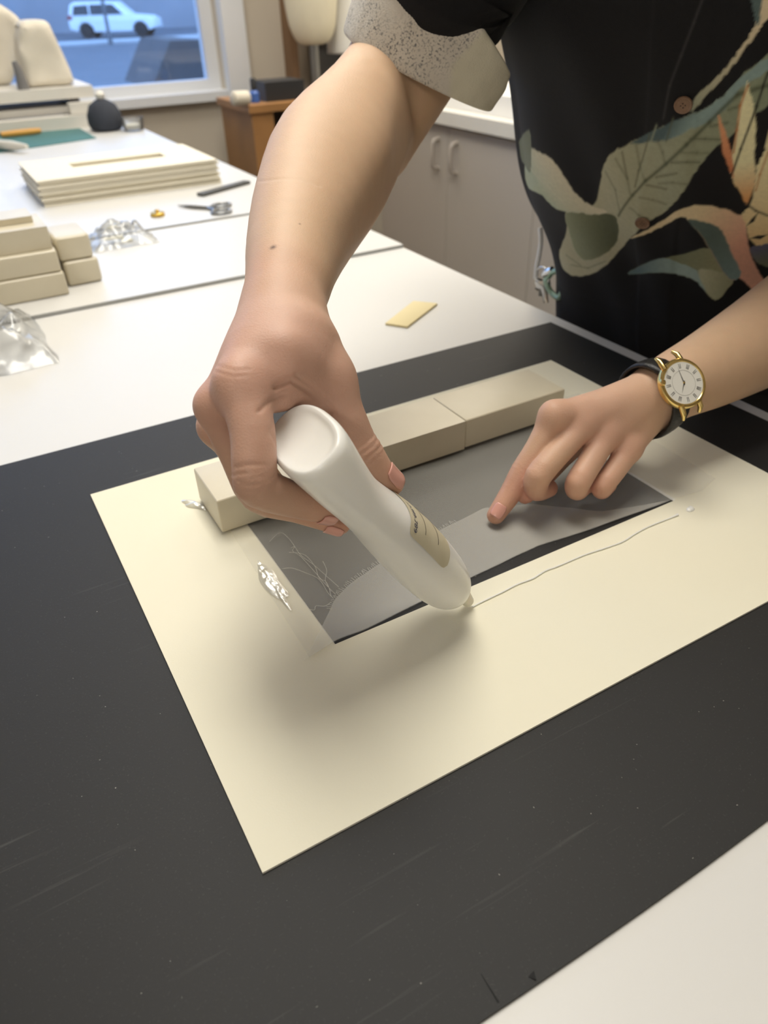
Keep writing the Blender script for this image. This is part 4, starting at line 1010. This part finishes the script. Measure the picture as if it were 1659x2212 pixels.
def paint(L_, c0, c1=None, grad=None, seed=1, sm=True):
    poly = conv(smooth2(L_) if sm else L_); bb = (GT > poly[:, 0].min() - .03) & (GT < poly[:, 0].max() + .03) & (GV > poly[:, 1].min() - .015) & (GV < poly[:, 1].max() + .015)
    m = np.where(bb)[0]; x, y = GT[m], GV[m]; ins = inside(poly, x, y); dd = np.full(len(m), 9.0)
    Q = poly * KM; xx, yy = x * KM[0], y * KM[1]
    for p_, q_ in zip(Q, np.roll(Q, -1, 0)):
        d0 = q_ - p_; t = np.clip(((xx - p_[0]) * d0[0] + (yy - p_[1]) * d0[1]) / (d0 @ d0 + 1e-12), 0, 1); dd = np.minimum(dd, np.hypot(xx - p_[0] - t * d0[0], yy - p_[1] - t * d0[1]))
    al = np.clip(.5 + np.where(ins, dd, -dd) / .0016, 0, 1)[:, None]
    g_ = 1.0 if max(c0) < 40 else 1.32
    c0 = np.minimum(np.array(srgb(*c0)) * g_, .9); c1 = np.minimum(np.array(srgb(*c1)) * g_, .9) if c1 else c0
    if grad:
        a, b = conv([grad[0]])[0], conv([grad[1]])[0]; d = np.array([b[0] - a[0], (b[1] - a[1])]) ; d[1] *= 1
        sc = np.array([1.0, 2.6]); t = ((GT[m] - a[0]) * d[0] * sc[0] + (GV[m] - a[1]) * d[1] * sc[1] ** 2) / (d[0] ** 2 * sc[0] + (d[1] * sc[1]) ** 2)
        t = np.clip(t, 0, 1)
    else: t = np.clip(.5 + .7 * nzv(2.5, seed)[m], 0, 1)
    SC[m] = SC[m] * (1 - al) + (c0 * (1 - t[:, None]) + c1 * t[:, None]) * al
def stroke(L_, w, col, amt=.8):
    P = conv(L_); A = np.array([1.0, 2.6]); w = max(w, .0056)
    for p, q in zip(P[:-1], P[1:]):
        d = (q - p) * A; l2 = d @ d + 1e-12; t = np.clip((((GT - p[0]) * d[0] + (GV - p[1]) * A[1] * d[1]) / l2), 0, 1)
        r = np.hypot(GT - p[0] - t * d[0], (GV - p[1]) * A[1] - t * d[1]); k = (amt * np.exp(-(r / w) ** 2))[:, None]
        k[k < .03] = 0
        SC[:] = SC * (1 - k) + np.array(srgb(*col)) * k
# leaf with turned margin
paint([(430, 1500), (460, 1590), (530, 1625), (620, 1610), (700, 1565), (780, 1480), (860, 1390), (960, 1300), (1050, 1250), (1120, 1180), (1190, 1080), (1270, 960), (1340, 880), (1450, 790), (1560, 690), (1680, 580), (1680, 330), (1600, 370), (1500, 450), (1400, 560), (1290, 640), (1170, 690), (1060, 740), (960, 790), (830, 850), (740, 900), (690, 980), (672, 1080), (640, 1200), (560, 1240), (470, 1245), (475, 1350), (450, 1430)], (126, 134, 112), (166, 162, 138), ((1500, 560), (620, 1050)))
paint([(850, 845), (990, 765), (1170, 690), (1290, 640), (1400, 560), (1500, 450), (1680, 330), (1680, 400), (1560, 480), (1490, 530), (1440, 600), (1340, 700), (1200, 760), (1080, 820), (960, 835)], (74, 90, 92), (126, 146, 144), ((1100, 700), (1180, 790)))
paint([(470, 1260), (560, 1245), (740, 1262), (778, 1340), (765, 1430), (690, 1500), (600, 1530), (540, 1500), (500, 1400)], (78, 82, 62), (134, 138, 112), ((760, 1400), (500, 1400)))
paint([(235, 870), (300, 890), (380, 930), (440, 1010), (500, 1100), (560, 1170), (620, 1210), (710, 1248), (620, 1262), (560, 1252), (470, 1245), (400, 1220), (330, 1150), (238, 1085)], (196, 188, 166), (158, 164, 140), ((400, 950), (330, 1130)))
paint([(180, 850), (240, 770), (262, 800), (262, 1010), (220, 960), (190, 900)], (110, 114, 96))
stroke([(1680, 500), (1480, 560), (1310, 720), (1180, 850), (1060, 960), (940, 1060), (860, 1150), (780, 1270)], .008, (84, 90, 70))
for L_ in ([(1090, 960), (1180, 950), (1260, 955)], [(1200, 820), (1290, 815), (1380, 820)], [(1320, 740), (1420, 720)], [(1000, 1040), (1120, 1020)], [(940, 1090), (1060, 1110)], [(1430, 640), (1540, 610)], [(1100, 700), (1060, 830)], [(960, 800), (900, 1000), (880, 1100)], [(800, 900), (830, 1050)]):
    stroke(L_, .004, (96, 100, 80), .6)
for L_ in ([(700, 1010), (760, 1120), (790, 1250)], [(760, 930), (830, 1050), (850, 1150)], [(880, 860), (900, 960), (930, 1060)], [(1010, 830), (1040, 900), (1050, 960)], [(1150, 900), (1240, 900), (1310, 905)], [(1020, 1080), (1100, 1075), (1180, 1080)], [(900, 1160), (980, 1180), (1060, 1200)], [(850, 1220), (900, 1270), (950, 1290)], [(500, 1560), (600, 1580), (700, 1540)], [(470, 1500), (560, 1560)]): stroke(L_, .006, (104, 110, 88), .45)
for L_ in ([(300, 920), (400, 1010), (500, 1150), (600, 1230)], [(260, 990), (360, 1090), (470, 1200)]): stroke(L_, .006, (216, 208, 184), .4)
# stem at the top right
paint([(1205, 645), (1228, 580), (1300, 510), (1400, 410), (1480, 310), (1540, 220), (1590, 130), (1620, 0), (1620, -60), (1690, -60), (1690, 60), (1640, 130), (1590, 200), (1500, 320), (1420, 430), (1320, 540), (1225, 640)], (150, 152, 132), (206, 190, 160), ((1250, 600), (1640, 50)))
paint([(1550, -40), (1570, 40), (1580, 120), (1600, 140), (1615, 60), (1625, -40)], (82, 98, 98))
# lower leaf
paint([(840, 1612), (920, 1560), (1040, 1520), (1180, 1490), (1300, 1458), (1345, 1500), (1400, 1590), (1455, 1640), (1420, 1700), (1380, 1752), (1340, 1762), (1300, 1722), (1230, 1650), (1150, 1620), (1050, 1602)], (120, 124, 98), (146, 146, 116), ((1150, 1500), (1350, 1600)))
paint([(840, 1612), (920, 1560), (1040, 1520), (1130, 1545), (1230, 1585), (1270, 1640), (1295, 1715), (1230, 1650), (1150, 1620), (1050, 1602)], (88, 106, 108), (150, 168, 164), ((900, 1560), (1150, 1620)))
paint([(1250, 1590), (1380, 1600), (1455, 1640), (1420, 1700), (1380, 1752), (1340, 1762), (1300, 1722)], (176, 176, 148), (150, 150, 122), ((1270, 1620), (1430, 1660)))
# flower sheath
paint([(850, 1402), (950, 1350), (1050, 1290), (1150, 1230), (1250, 1208), (1380, 1225), (1500, 1268), (1532, 1290), (1532, 1370), (1552, 1480), (1585, 1560), (1630, 1640), (1700, 1700), (1690, 1800), (1600, 1740), (1560, 1700), (1500, 1640), (1440, 1645), (1390, 1590), (1330, 1490), (1270, 1390), (1200, 1305), (1150, 1275), (1050, 1325), (950, 1372)], (206, 188, 152), (212, 160, 138), ((1250, 1260), (1520, 1420)))
paint([(1190, 1298), (1280, 1305), (1365, 1335), (1415, 1410), (1450, 1500), (1500, 1600), (1480, 1640), (1440, 1645), (1390, 1590), (1330, 1490), (1270, 1390)], (84, 98, 92), (120, 140, 138), ((1330, 1400), (1450, 1620)))
# petals
paint([(1660, 780), (1640, 880), (1600, 960), (1585, 1040), (1560, 1190), (1520, 1240), (1505, 1275), (1530, 1330), (1560, 1420), (1690, 1440), (1700, 780)], (224, 206, 166), (214, 188, 140), ((1600, 1000), (1600, 1400)))
paint([(1538, 478), (1556, 560), (1580, 650), (1586, 800), (1580, 950), (1588, 1040), (1560, 1150), (1530, 1205), (1500, 1140), (1450, 1060), (1440, 980), (1450, 900), (1475, 780), (1490, 650), (1520, 540)], (226, 210, 170), (206, 150, 96), ((1530, 950), (1510, 1180)))
paint([(1368, 686), (1400, 760), (1432, 850), (1452, 950), (1455, 1045), (1420, 960), (1390, 880)], (206, 148, 110), (190, 118, 80), ((1380, 720), (1450, 1020)))
stroke([(1540, 500), (1500, 620), (1480, 760), (1455, 900)], .005, (190, 120, 70), .7); stroke([(1659, 900), (1610, 1030), (1590, 1120)], .005, (190, 128, 70), .6)
for L_ in ([(1535, 1330), (1560, 1290), (1598, 1252), (1580, 1300)], [(1555, 1400), (1600, 1382), (1655, 1385), (1610, 1410)]): paint(L_, (30, 30, 33), sm=False)
paint([(1555, 1460), (1620, 1440), (1690, 1440), (1690, 1560), (1620, 1560), (1575, 1520)], (92, 92, 112), (110, 112, 92), ((1600, 1460), (1600, 1560)))
stroke([(1275, 0), (1220, 130), (1150, 330), (1080, 500), (1040, 700)], .0022, (64, 64, 66), .7)
stroke([(1000, 740), (960, 850), (880, 1110)], .003, (172, 176, 150), .5)
stroke([(1659, 420), (1590, 620), (1500, 880), (1440, 1040)], .0024, (36, 34, 30), .85); stroke([(1520, 1195), (1590, 1240), (1659, 1270)], .0024, (60, 56, 50), .8)
set_col(shirt, SC)
# buttons
m_but = mat('button_brown', srgb(132, 104, 84), .4, .15, 300)
for (u, v, rr_) in ((1476, 224, .0069), (1389, 480, .0069), (1600, -150, .0069)):
    th_, v_ = shirt_uv(u, v); j = int(np.argmin(np.abs(th - th_))); i = int(round(v_ * (NVR - 1)))
    n = np.cross(PX[i, (j + 3) % NT] - PX[i, j - 3], PX[min(i + 3, NVR - 1), j] - PX[max(i - 3, 0), j]); n /= np.linalg.norm(n)
    if n @ (C0 - PX[i, j]) < 0: n = -n
    b_ = lathe('button', [(.0068, .0003), (.0070, .0012), (.0066, .0022), (.0055, .0021), (.005, .0016), (.0008, .0016)], m_but, shirt, PX[i, j] + n * .0004, n, 28)
    X_ = Vector(n).orthogonal().normalized(); Y_ = Vector(n).cross(X_)
    V, F = [], []
    for a, b in ((1, 1), (1, -1), (-1, 1), (-1, -1)):
        c = Vector(PX[i, j] + n * .0023) + X_ * .0012 * a + Y_ * .0012 * b; k = len(V)
        for q in range(6): V.append(c + X_ * .00055 * math.cos(q) + Y_ * .00055 * math.sin(q))
        F.append(tuple(range(k, k + 6)))
    mobj('thread_holes', V, F, m_ink, shirt)
# sleeves
def sleeve(name, axis, radii, mtl, parent, seed, n=120, m=70, sag=.0):
    A = catm(np.array([list(a) + [r] for a, r in zip(axis, radii)]), m); V = []
    up = np.array([0, 0, 1.0]); out = []
    for i in range(m):
        d = A[min(i+1, m-1), :3] - A[max(i-1, 0), :3]; d /= np.linalg.norm(d); s = np.cross(d, up); s /= np.linalg.norm(s); w = np.cross(s, d)
        for k in range(n):
            a = 2 * math.pi * k / n; r = A[i, 3] * (1 + .03 * noise.noise((math.cos(a) * 2 + seed, math.sin(a) * 2, i * .06)) + .015 * math.sin(a * 5 + i * .1))
            V.append(A[i, :3] + s * math.cos(a) * r + w * math.sin(a) * (r * (1.0 if math.sin(a) > 0 else 1 + sag)))
    I = np.arange(m * n).reshape(m, n); F = np.stack([I[:-1], np.roll(I[:-1], -1, 1), np.roll(I[1:], -1, 1), I[1:]], -1).reshape(-1, 4)
    o = npmesh(name, V, F, mtl, parent); sm = o.modifiers.new('thick', 'SOLIDIFY'); sm.thickness = .0012
    return o, np.array(V)
ua = [q.astype(float) for q in JT['RA_up']]
def up_pt(t): # along the right upper arm, 0 shoulder .. 1 elbow
    return interp(ua, np.array([t]))[0]
CU_C = at(897, 150, .612)
CU_AX = R.T @ np.array([-.49, .87, .70]); CU_AX /= np.linalg.norm(CU_AX)
so, SV = sleeve('sleeve', [np.array([.575, .45, .372]), np.array([.535, .50, .375]), at(1062, -135, .69), CU_C - CU_AX * .075, CU_C - CU_AX * .045, CU_C - CU_AX * .02], [.075, .085, .074, .056, .051, .049], m_shirt, person, 2)
SCs = np.tile(np.array(srgb(25, 25, 28)), (len(SV), 1)); sp = proj(SV)
for ctr, r0, c_ in ((at(1040, 55, .60), .016, (86, 90, 78)), (at(1052, 30, .60), .014, (92, 96, 82)), (at(1030, 75, .60), .010, (84, 88, 76))):
    w = np.clip(1.6 - np.linalg.norm(SV - np.asarray(ctr), axis=1) / r0, 0, 1)[:, None] * .7; SCs = SCs * (1 - w) + np.array(srgb(*c_)) * w
set_col(so, SCs)
# rolled cuff: the pale reverse of the print
def cuff_mat():
    m = mat('cuff_reverse', srgb(214, 208, 198), .9, .08, 60, .4, 900)
    t = m.node_tree; N = t.nodes; L = t.links; p = N['Principled BSDF']
    tc = N.new('ShaderNodeTexCoord'); mp = N.new('ShaderNodeMapping'); mp.inputs['Rotation'].default_value = (.3, .5, .6); mp.inputs['Scale'].default_value = (1, 1, 1); L.new(tc.outputs['Object'], mp.inputs[0])
    n1 = N.new('ShaderNodeTexNoise'); n1.inputs['Scale'].default_value = 620; n1.inputs['Detail'].default_value = 2; L.new(mp.outputs[0], n1.inputs[0])
    n2 = N.new('ShaderNodeTexNoise'); n2.inputs['Scale'].default_value = 32; n2.inputs['Detail'].default_value = 2; L.new(mp.outputs[0], n2.inputs[0])
    r1 = N.new('ShaderNodeValToRGB'); r1.color_ramp.elements[0].position = .50; r1.color_ramp.elements[1].position = .70; L.new(n1.outputs[0], r1.inputs[0])
    r2 = N.new('ShaderNodeValToRGB'); r2.color_ramp.elements[0].position = .40; r2.color_ramp.elements[1].position = .62; L.new(n2.outputs[0], r2.inputs[0])
    mu = N.new('ShaderNodeMath'); mu.operation = 'MULTIPLY'; L.new(r1.outputs[0], mu.inputs[0]); L.new(r2.outputs[0], mu.inputs[1])
    aw = N.new('ShaderNodeAttribute'); aw.attribute_name = 'Weave'; mu2 = N.new('ShaderNodeMath'); mu2.operation = 'MULTIPLY'; L.new(mu.outputs[0], mu2.inputs[0]); L.new(aw.outputs['Fac'], mu2.inputs[1]); mu = mu2
    mx = N.new('ShaderNodeMix'); mx.data_type = 'RGBA'; L.new(mu.outputs[0], mx.inputs[0]); src = p.inputs['Base Color'].links[0].from_socket
    at_ = N.new('ShaderNodeAttribute'); at_.attribute_name = 'Col'
    mm = N.new('ShaderNodeMix'); mm.data_type = 'RGBA'; mm.blend_type = 'MULTIPLY'; mm.inputs[0].default_value = 1; L.new(src, mm.inputs[6]); L.new(at_.outputs[0], mm.inputs[7])
    L.new(mm.outputs[2], mx.inputs[6]); mx.inputs[7].default_value = (*srgb(112, 112, 114), 1); L.new(mx.outputs[2], p.inputs['Base Color']); return m
CT = [(-.005, .0715), (.0, .0735), (.012, .0742), (.05, .0745), (.088, .0732), (.096, .0715), (.0965, .0690), (.090, .0672), (.05, .0672)]
d_ = CU_AX; s_ = R.T @ np.array([.87, .49, 0.0]); s_ = s_ - d_ * (s_ @ d_); s_ /= np.linalg.norm(s_); w_ = np.cross(d_, s_)
V = []; n = 200
prof = smooth_pts([(a, r, 0) for a, r in CT], 5)
for (a, r, _) in prof:
    for k in range(n):
        g = 2 * math.pi * k / n
        wr = .018 * noise.noise((math.cos(g) * 2, math.sin(g) * 2, a * 18)) + .012 * math.sin(3 * g + 1) + .010 * noise.noise((math.cos(g) * 6, math.sin(g) * 6, a * 30))
        sg_ = 1 if w_ @ cdir > 0 else -1; rr_ = r / .0742 * (1 + wr); flare_ = 1 + .10 * max(0, math.cos(g)) ** 3
        V.append(CU_C + d_ * (a - .0965) * .52 * (1 - .42 * math.cos(g) + .34 * max(0, sg_ * math.sin(g))) + s_ * math.cos(g) * rr_ * .0665 * flare_ + w_ * math.sin(g) * rr_ * .058)
m_ = len(prof); I = np.arange(m_ * n).reshape(m_, n); F = np.stack([I[:-1], np.roll(I[:-1], -1, 1), np.roll(I[1:], -1, 1), I[1:]], -1).reshape(-1, 4)
cu = npmesh('rolled_cuff', V, F, cuff_mat(), person)
cc_ = np.ones((len(V), 3)); V_ = np.array(V)
q_ = (V_ - CU_C) @ s_; l_ = (V_ - CU_C) @ d_
wp = np.clip((q_ - .034 - .35 * np.abs(l_ + .02)) / .004, 0, 1) * np.clip((.085 - q_) / .004, 0, 1); wp = wp[:, None]
cc_ = cc_ * (1 - wp) + np.array([1.0, 1.02, .92]) * wp; pale_ = wp
set_col(cu, cc_); set_col(cu, np.repeat(1 - wp, 3, 1), 'Weave')
so2, SV2 = sleeve('sleeve', [np.array([.60, .175, .385]), SH_L + (0.012, -.004, .012), np.array([.650, .142, .31]), np.array([.658, .155, .22])], [.078, .080, .074, .070], m_shirt, person, 6)
set_col(so2, np.tile(np.array(srgb(31, 31, 34)), (len(SV2), 1)))
lathe('collar', [(.085, .0), (.078, .012), (.066, .035), (.066, .04), (.074, .018), (.082, .004)], mat('collar_black', srgb(31, 31, 34), .85), person, (.545, .306, .432), (-.25, -.12, 1), 40)
# ---------------------------------------------------------------- glue bottle in the right hand
def bottle_mat():
    m = mat('bottle_plastic', srgb(241, 240, 235), .26, .015, 30, .02, 300, spec=.45, sss=.35)
    p = m.node_tree.nodes['Principled BSDF']; p.inputs['Subsurface Scale'].default_value = .012; p.inputs['Subsurface Radius'].default_value = (1, .95, .8)
    return m
m_bot = bottle_mat()
bt = tag(empty('glue_bottle', tuple(map(float, BT_tip))), 'white squeeze bottle of glue held nozzle down by the right hand', 'bottle')
def bottle_part(name, prof, m, n=96, k=5, cap0=True, cap1=True):
    P = smooth_pts([p for p in prof], k); V = [tuple(bottle_ring(*map(float, q), 2 * math.pi * j / n)) for q in P for j in range(n)]; F = []
    for i in range(len(P) - 1):
        for j in range(n): F.append((i*n+j, (i+1)*n+j, (i+1)*n+(j+1) % n, i*n+(j+1) % n))
    F += [tuple(range(n)), tuple((len(P)-1)*n + j for j in range(n))[::-1]]
    return mobj(name, V, F, m, bt)
kb = [i for i, p in enumerate(BT_prof) if p[0] > .925][0]
bottle_part('body', [(.014, .002, .004, 2)] + BT_prof[:kb], m_bot)
bottle_part('nozzle', [(.890, .0058, .0058, 2)] + BT_prof[kb:], mat('nozzle_plastic', srgb(228, 224, 206), .35, .02, 30, sss=.3), n=40)
m_lab = mat('label_paper', srgb(214, 206, 182), .55, .10, 60, .1, 300, var2=srgb(192, 182, 152))
def on_bottle(s, adeg, lift=.00025): return bottle_point(s, math.radians(adeg), lift)
def patch(name, s0, s1, a0, a1, m, lift, ns=24, na=40, rnd=0):
    V = []
    for i in range(ns + 1):
        for j in range(na + 1):
            u, v = i / ns, j / na
            s, a = s0 + (s1 - s0) * u, a0 + (a1 - a0) * v
            if rnd:
                du = min(u, 1 - u) / rnd; dv = min(v, 1 - v) / (rnd * .5)
                if du < 1 and dv < 1:
                    q = 1 - math.sqrt(max(0, 1 - (1 - du) ** 2)); v2 = q * rnd * .5; v = max(v, v2) if v < .5 else min(v, 1 - v2); a = a0 + (a1 - a0) * v
            V.append(on_bottle(s, a, lift))
    F = [(i*(na+1)+j, (i+1)*(na+1)+j, (i+1)*(na+1)+j+1, i*(na+1)+j+1) for i in range(ns) for j in range(na)]
    return mobj(name, V, F, m, bt)
patch('label', .375, .615, -40, 80, m_lab, .00022, rnd=.12)
m_print = mat('label_ink', srgb(62, 54, 56), .6)
for s, a0, a1 in ((.452, -35, 66), (.530, -35, 62), (.585, -35, 8)): patch('printed_line', s, s + .0026, a0, a1, m_print, .00034, 1, 30)
def text_on(txt, s0, a_end, size, m):
    cu_ = bpy.data.curves.new('lettering', 'FONT'); cu_.body = txt; cu_.size = 1; cu_.align_x = 'RIGHT'
    o = bpy.data.objects.new('lettering', cu_); COL.objects.link(o); dg = bpy.context.evaluated_depsgraph_get(); dg.update()
    me = bpy.data.meshes.new_from_object(o.evaluated_get(dg)); bpy.data.objects.remove(o, do_unlink=True)
    bm = bmesh.new(); bm.from_mesh(me)
    bmesh.ops.triangulate(bm, faces=bm.faces); bmesh.ops.subdivide_edges(bm, edges=[e for e in bm.edges if e.calc_length() > .15], cuts=1)
    for v in bm.verts:
        x, y = v.co.x * size, v.co.y * size
        v.co = Vector(on_bottle(s0 + y / BT_L, a_end + math.degrees(x / .021), .0004))
    bm.to_mesh(me); bm.free(); me.materials.append(m); o = bpy.data.objects.new('lettering', me); link(o); world_child(o, bt)
text_on('1-P-999-789', .392, 74, .0042, mat('blue_ink', srgb(58, 62, 96), .6))
text_on('NE', .470, 18, .010, m_print)
# ---------------------------------------------------------------- wristwatch on the left wrist
m_gold = mat('watch_gold', srgb(240, 212, 140), .25, .03, 60, metal=1)
m_strap = mat('watch_strap', srgb(26, 24, 24), .4, .15, 160, .5, 500)
m_dial = mat('watch_dial', srgb(226, 224, 216), .4, .01)
wA = JT['LA'][5] - JT['LA'][3]; wA /= np.linalg.norm(wA)
wC = (JT['LA'][4] * .55 + JT['LA2'][4] * .45) + wA * .031
face = at(1457, 836, .535) - wC; face -= wA * (face @ wA); face /= np.linalg.norm(face); sid = np.cross(wA, face)
wt = tag(empty('wristwatch', tuple(map(float, wC + face * .028))), 'gold wristwatch with white dial and black strap on the left wrist', 'watch')
n = 96; angs = np.arange(n) / n * 2 * math.pi
offs = np.linspace(-.0098, .0098, 9)
rad = np.zeros((9, n))
for i, o_ in enumerate(offs):
    D = np.cos(angs)[:, None] * face + np.sin(angs)[:, None] * sid; O_ = wC + wA * o_
    t = np.full(n, .055)
    for _ in range(60): t -= np.maximum(f_left((O_ + D * t[:, None]).astype(np.float32)), 0) * .8
    rad[i] = t
rad = np.maximum(rad, rad.mean(0) * .5 + rad * .5)
V = []
for k in range(n):
    D = np.cos(angs[k]) * face + np.sin(angs[k]) * sid; row = []
    r_ = rad[:, k].max()
    for o_, h in [(offs[0], .0004), (offs[0], .0024), (offs[2], .0032), (offs[4], .0034), (offs[6], .0032), (offs[8], .0024), (offs[8], .0004)]:
        V.append(wC + wA * o_ + D * (r_ * .5 + rad[4, k] * .5 + h + .0006 + .00012 * math.sin(k * 2.2)))
F = [(k*7+i, k*7+(i+1) % 7, ((k+1) % n)*7+(i+1) % 7, ((k+1) % n)*7+i) for k in range(n) for i in range(7)]
mobj('strap', V, F, m_strap, wt)
rtop = rad[:, 0].max() + .0012
CW = wC + face * rtop; r0 = .0178; face0 = face; face = face * .45 + cdir * .55; face = face / np.linalg.norm(face); CW = CW + face0 * .0012
lathe('case', [(.010, 0), (r0 * .96, .0002), (r0 * 1.04, .0018), (r0 * 1.04, .0042), (r0 * .99, .0056), (r0 * .90, .0060), (r0 * .87, .0054), (.004, .0052)], m_gold, wt, CW, face, 64)
lathe('dial', [(.002, .0052), (r0 * .865, .0053), (r0 * .865, .0056), (.001, .0056)], m_dial, wt, CW, face, 56)
m_ink2 = mat('watch_ink', srgb(70, 68, 66), .5)
up12 = R.T @ np.array([-.30, .95, 0]); up12 -= face * (up12 @ face); up12 /= np.linalg.norm(up12); rt = np.cross(up12, face)
if rt @ (R.T @ np.array([1, 0, 0])) > 0: pass
def dialpt(r, a, h): return CW + face * h + (up12 * math.cos(a) + rt * math.sin(a)) * r
def bar(name, a, r_a, r_b, w, h, m):
    t = up12 * math.cos(a) + rt * math.sin(a); s = np.cross(face, t)
    mobj(name, [CW + face * h + t * r + s * q * ww for r, ww in ((r_a, w), (r_b, w * .6)) for q in (-1, 1)], [(0, 1, 3, 2)], m, wt)
for k in range(12):
    a = k * math.pi / 6
    for dq in ((-.045, .045) if k % 3 else (-.07, 0, .07)): bar('numeral', a + dq, r0 * .60, r0 * .80, .00024, .00575, m_ink2)
tube('minute_ring', [dialpt(r0 * .52, g, .00568) for g in np.arange(48) / 48 * 2 * math.pi], .00009, mat('watch_line', srgb(150, 148, 142), .5), wt, n=4, closed=True)
def hand(name, px, L_, w):
    t = R.T @ np.array([px[0], px[1], 0.0]); t -= face * (t @ face); t /= np.linalg.norm(t); s = np.cross(face, t)
    mobj(name, [CW + face * .0060 + t * -.0015 + s * w, CW + face * .0060 + t * -.0015 - s * w, CW + face * .0060 + t * L_], [(0, 1, 2)], m_ink2, wt)
hand('minute_hand', (-.38, -.92), r0 * .74, .0004); hand('hour_hand', (-.25, .97), r0 * .46, .0005)
lathe('hand_pin', [(.0008, .0058), (.0008, .0063), (.0003, .0065)], m_gold, wt, CW, face, 12)
cdir_ = wA * 1.0; 
lathe('crown', [(.0012, r0), (.0024, r0 + .0004), (.0024, r0 + .0026), (.0015, r0 + .003)], m_gold, wt, CW + face * .003, wA * .94 + sid * .34, 16)
for sg in (-1, 1):
    for lw in (-.0100, .0100):
        p0 = CW + face * .0030 + sid * sg * r0 * .80 + wA * lw; p1 = CW + face * .0014 + sid * sg * r0 * 1.18 + wA * lw; p2 = CW - face * .0020 + sid * sg * r0 * 1.36 + wA * lw * .95
        tube('lug', [p0, p1, p2], [.0022, .0020, .0013], m_gold, wt, n=10)
# ---------------------------------------------------------------- keys hanging at the hip
m_chrome = mat('chrome', srgb(214, 214, 214), .2, .03, metal=1)
m_green = mat('carabiner_green', srgb(150, 176, 158), .35, .04, metal=.5)
m_cord = mat('white_cord', srgb(214, 214, 214), .6)
KX = .588
kp = lambda u, v, x=KX: Vector(onx(u, v, x))
ke = tag(empty('key_ring', tuple(kp(1185, 600))), 'keys on a green carabiner and white cord at the hip', 'keys')
C5 = lambda L_, x=KX: [kp(1050 + a / 2.7241, b / 2.7241, x) for a, b in L_]
tube('carabiner', smooth_pts(C5([(350, 1650), (375, 1710), (420, 1750), (440, 1735), (458, 1670), (460, 1610), (430, 1590), (385, 1605)]), 4), .0036, m_green, ke, n=10, closed=True)
tube('cord', smooth_pts(C5([(318, 1340), (322, 1420), (312, 1500), (298, 1570), (290, 1640)]), 5), .0028, m_cord, ke, n=8)
tube('split_ring', [Vector(kp(1172, 598)) + Vector((0, math.cos(t) * .012, math.sin(t) * .012)) for t in np.arange(20) / 20 * 2 * math.pi], .0012, m_chrome, ke, n=8, closed=True)
for k, (u, v) in enumerate(((1168, 640), (1180, 655), (1160, 626))):
    a = kp(1172, 606); b = kp(u, v)
    tube('key', [a, a.lerp(b, .25), a.lerp(b, .35), b], [.009, .009, .004, .003], m_chrome, ke, n=8, flat=.25)
tube('clasp', C5([(340, 1620), (365, 1600), (390, 1585)]), [.004, .006, .004], m_chrome, ke, n=8)
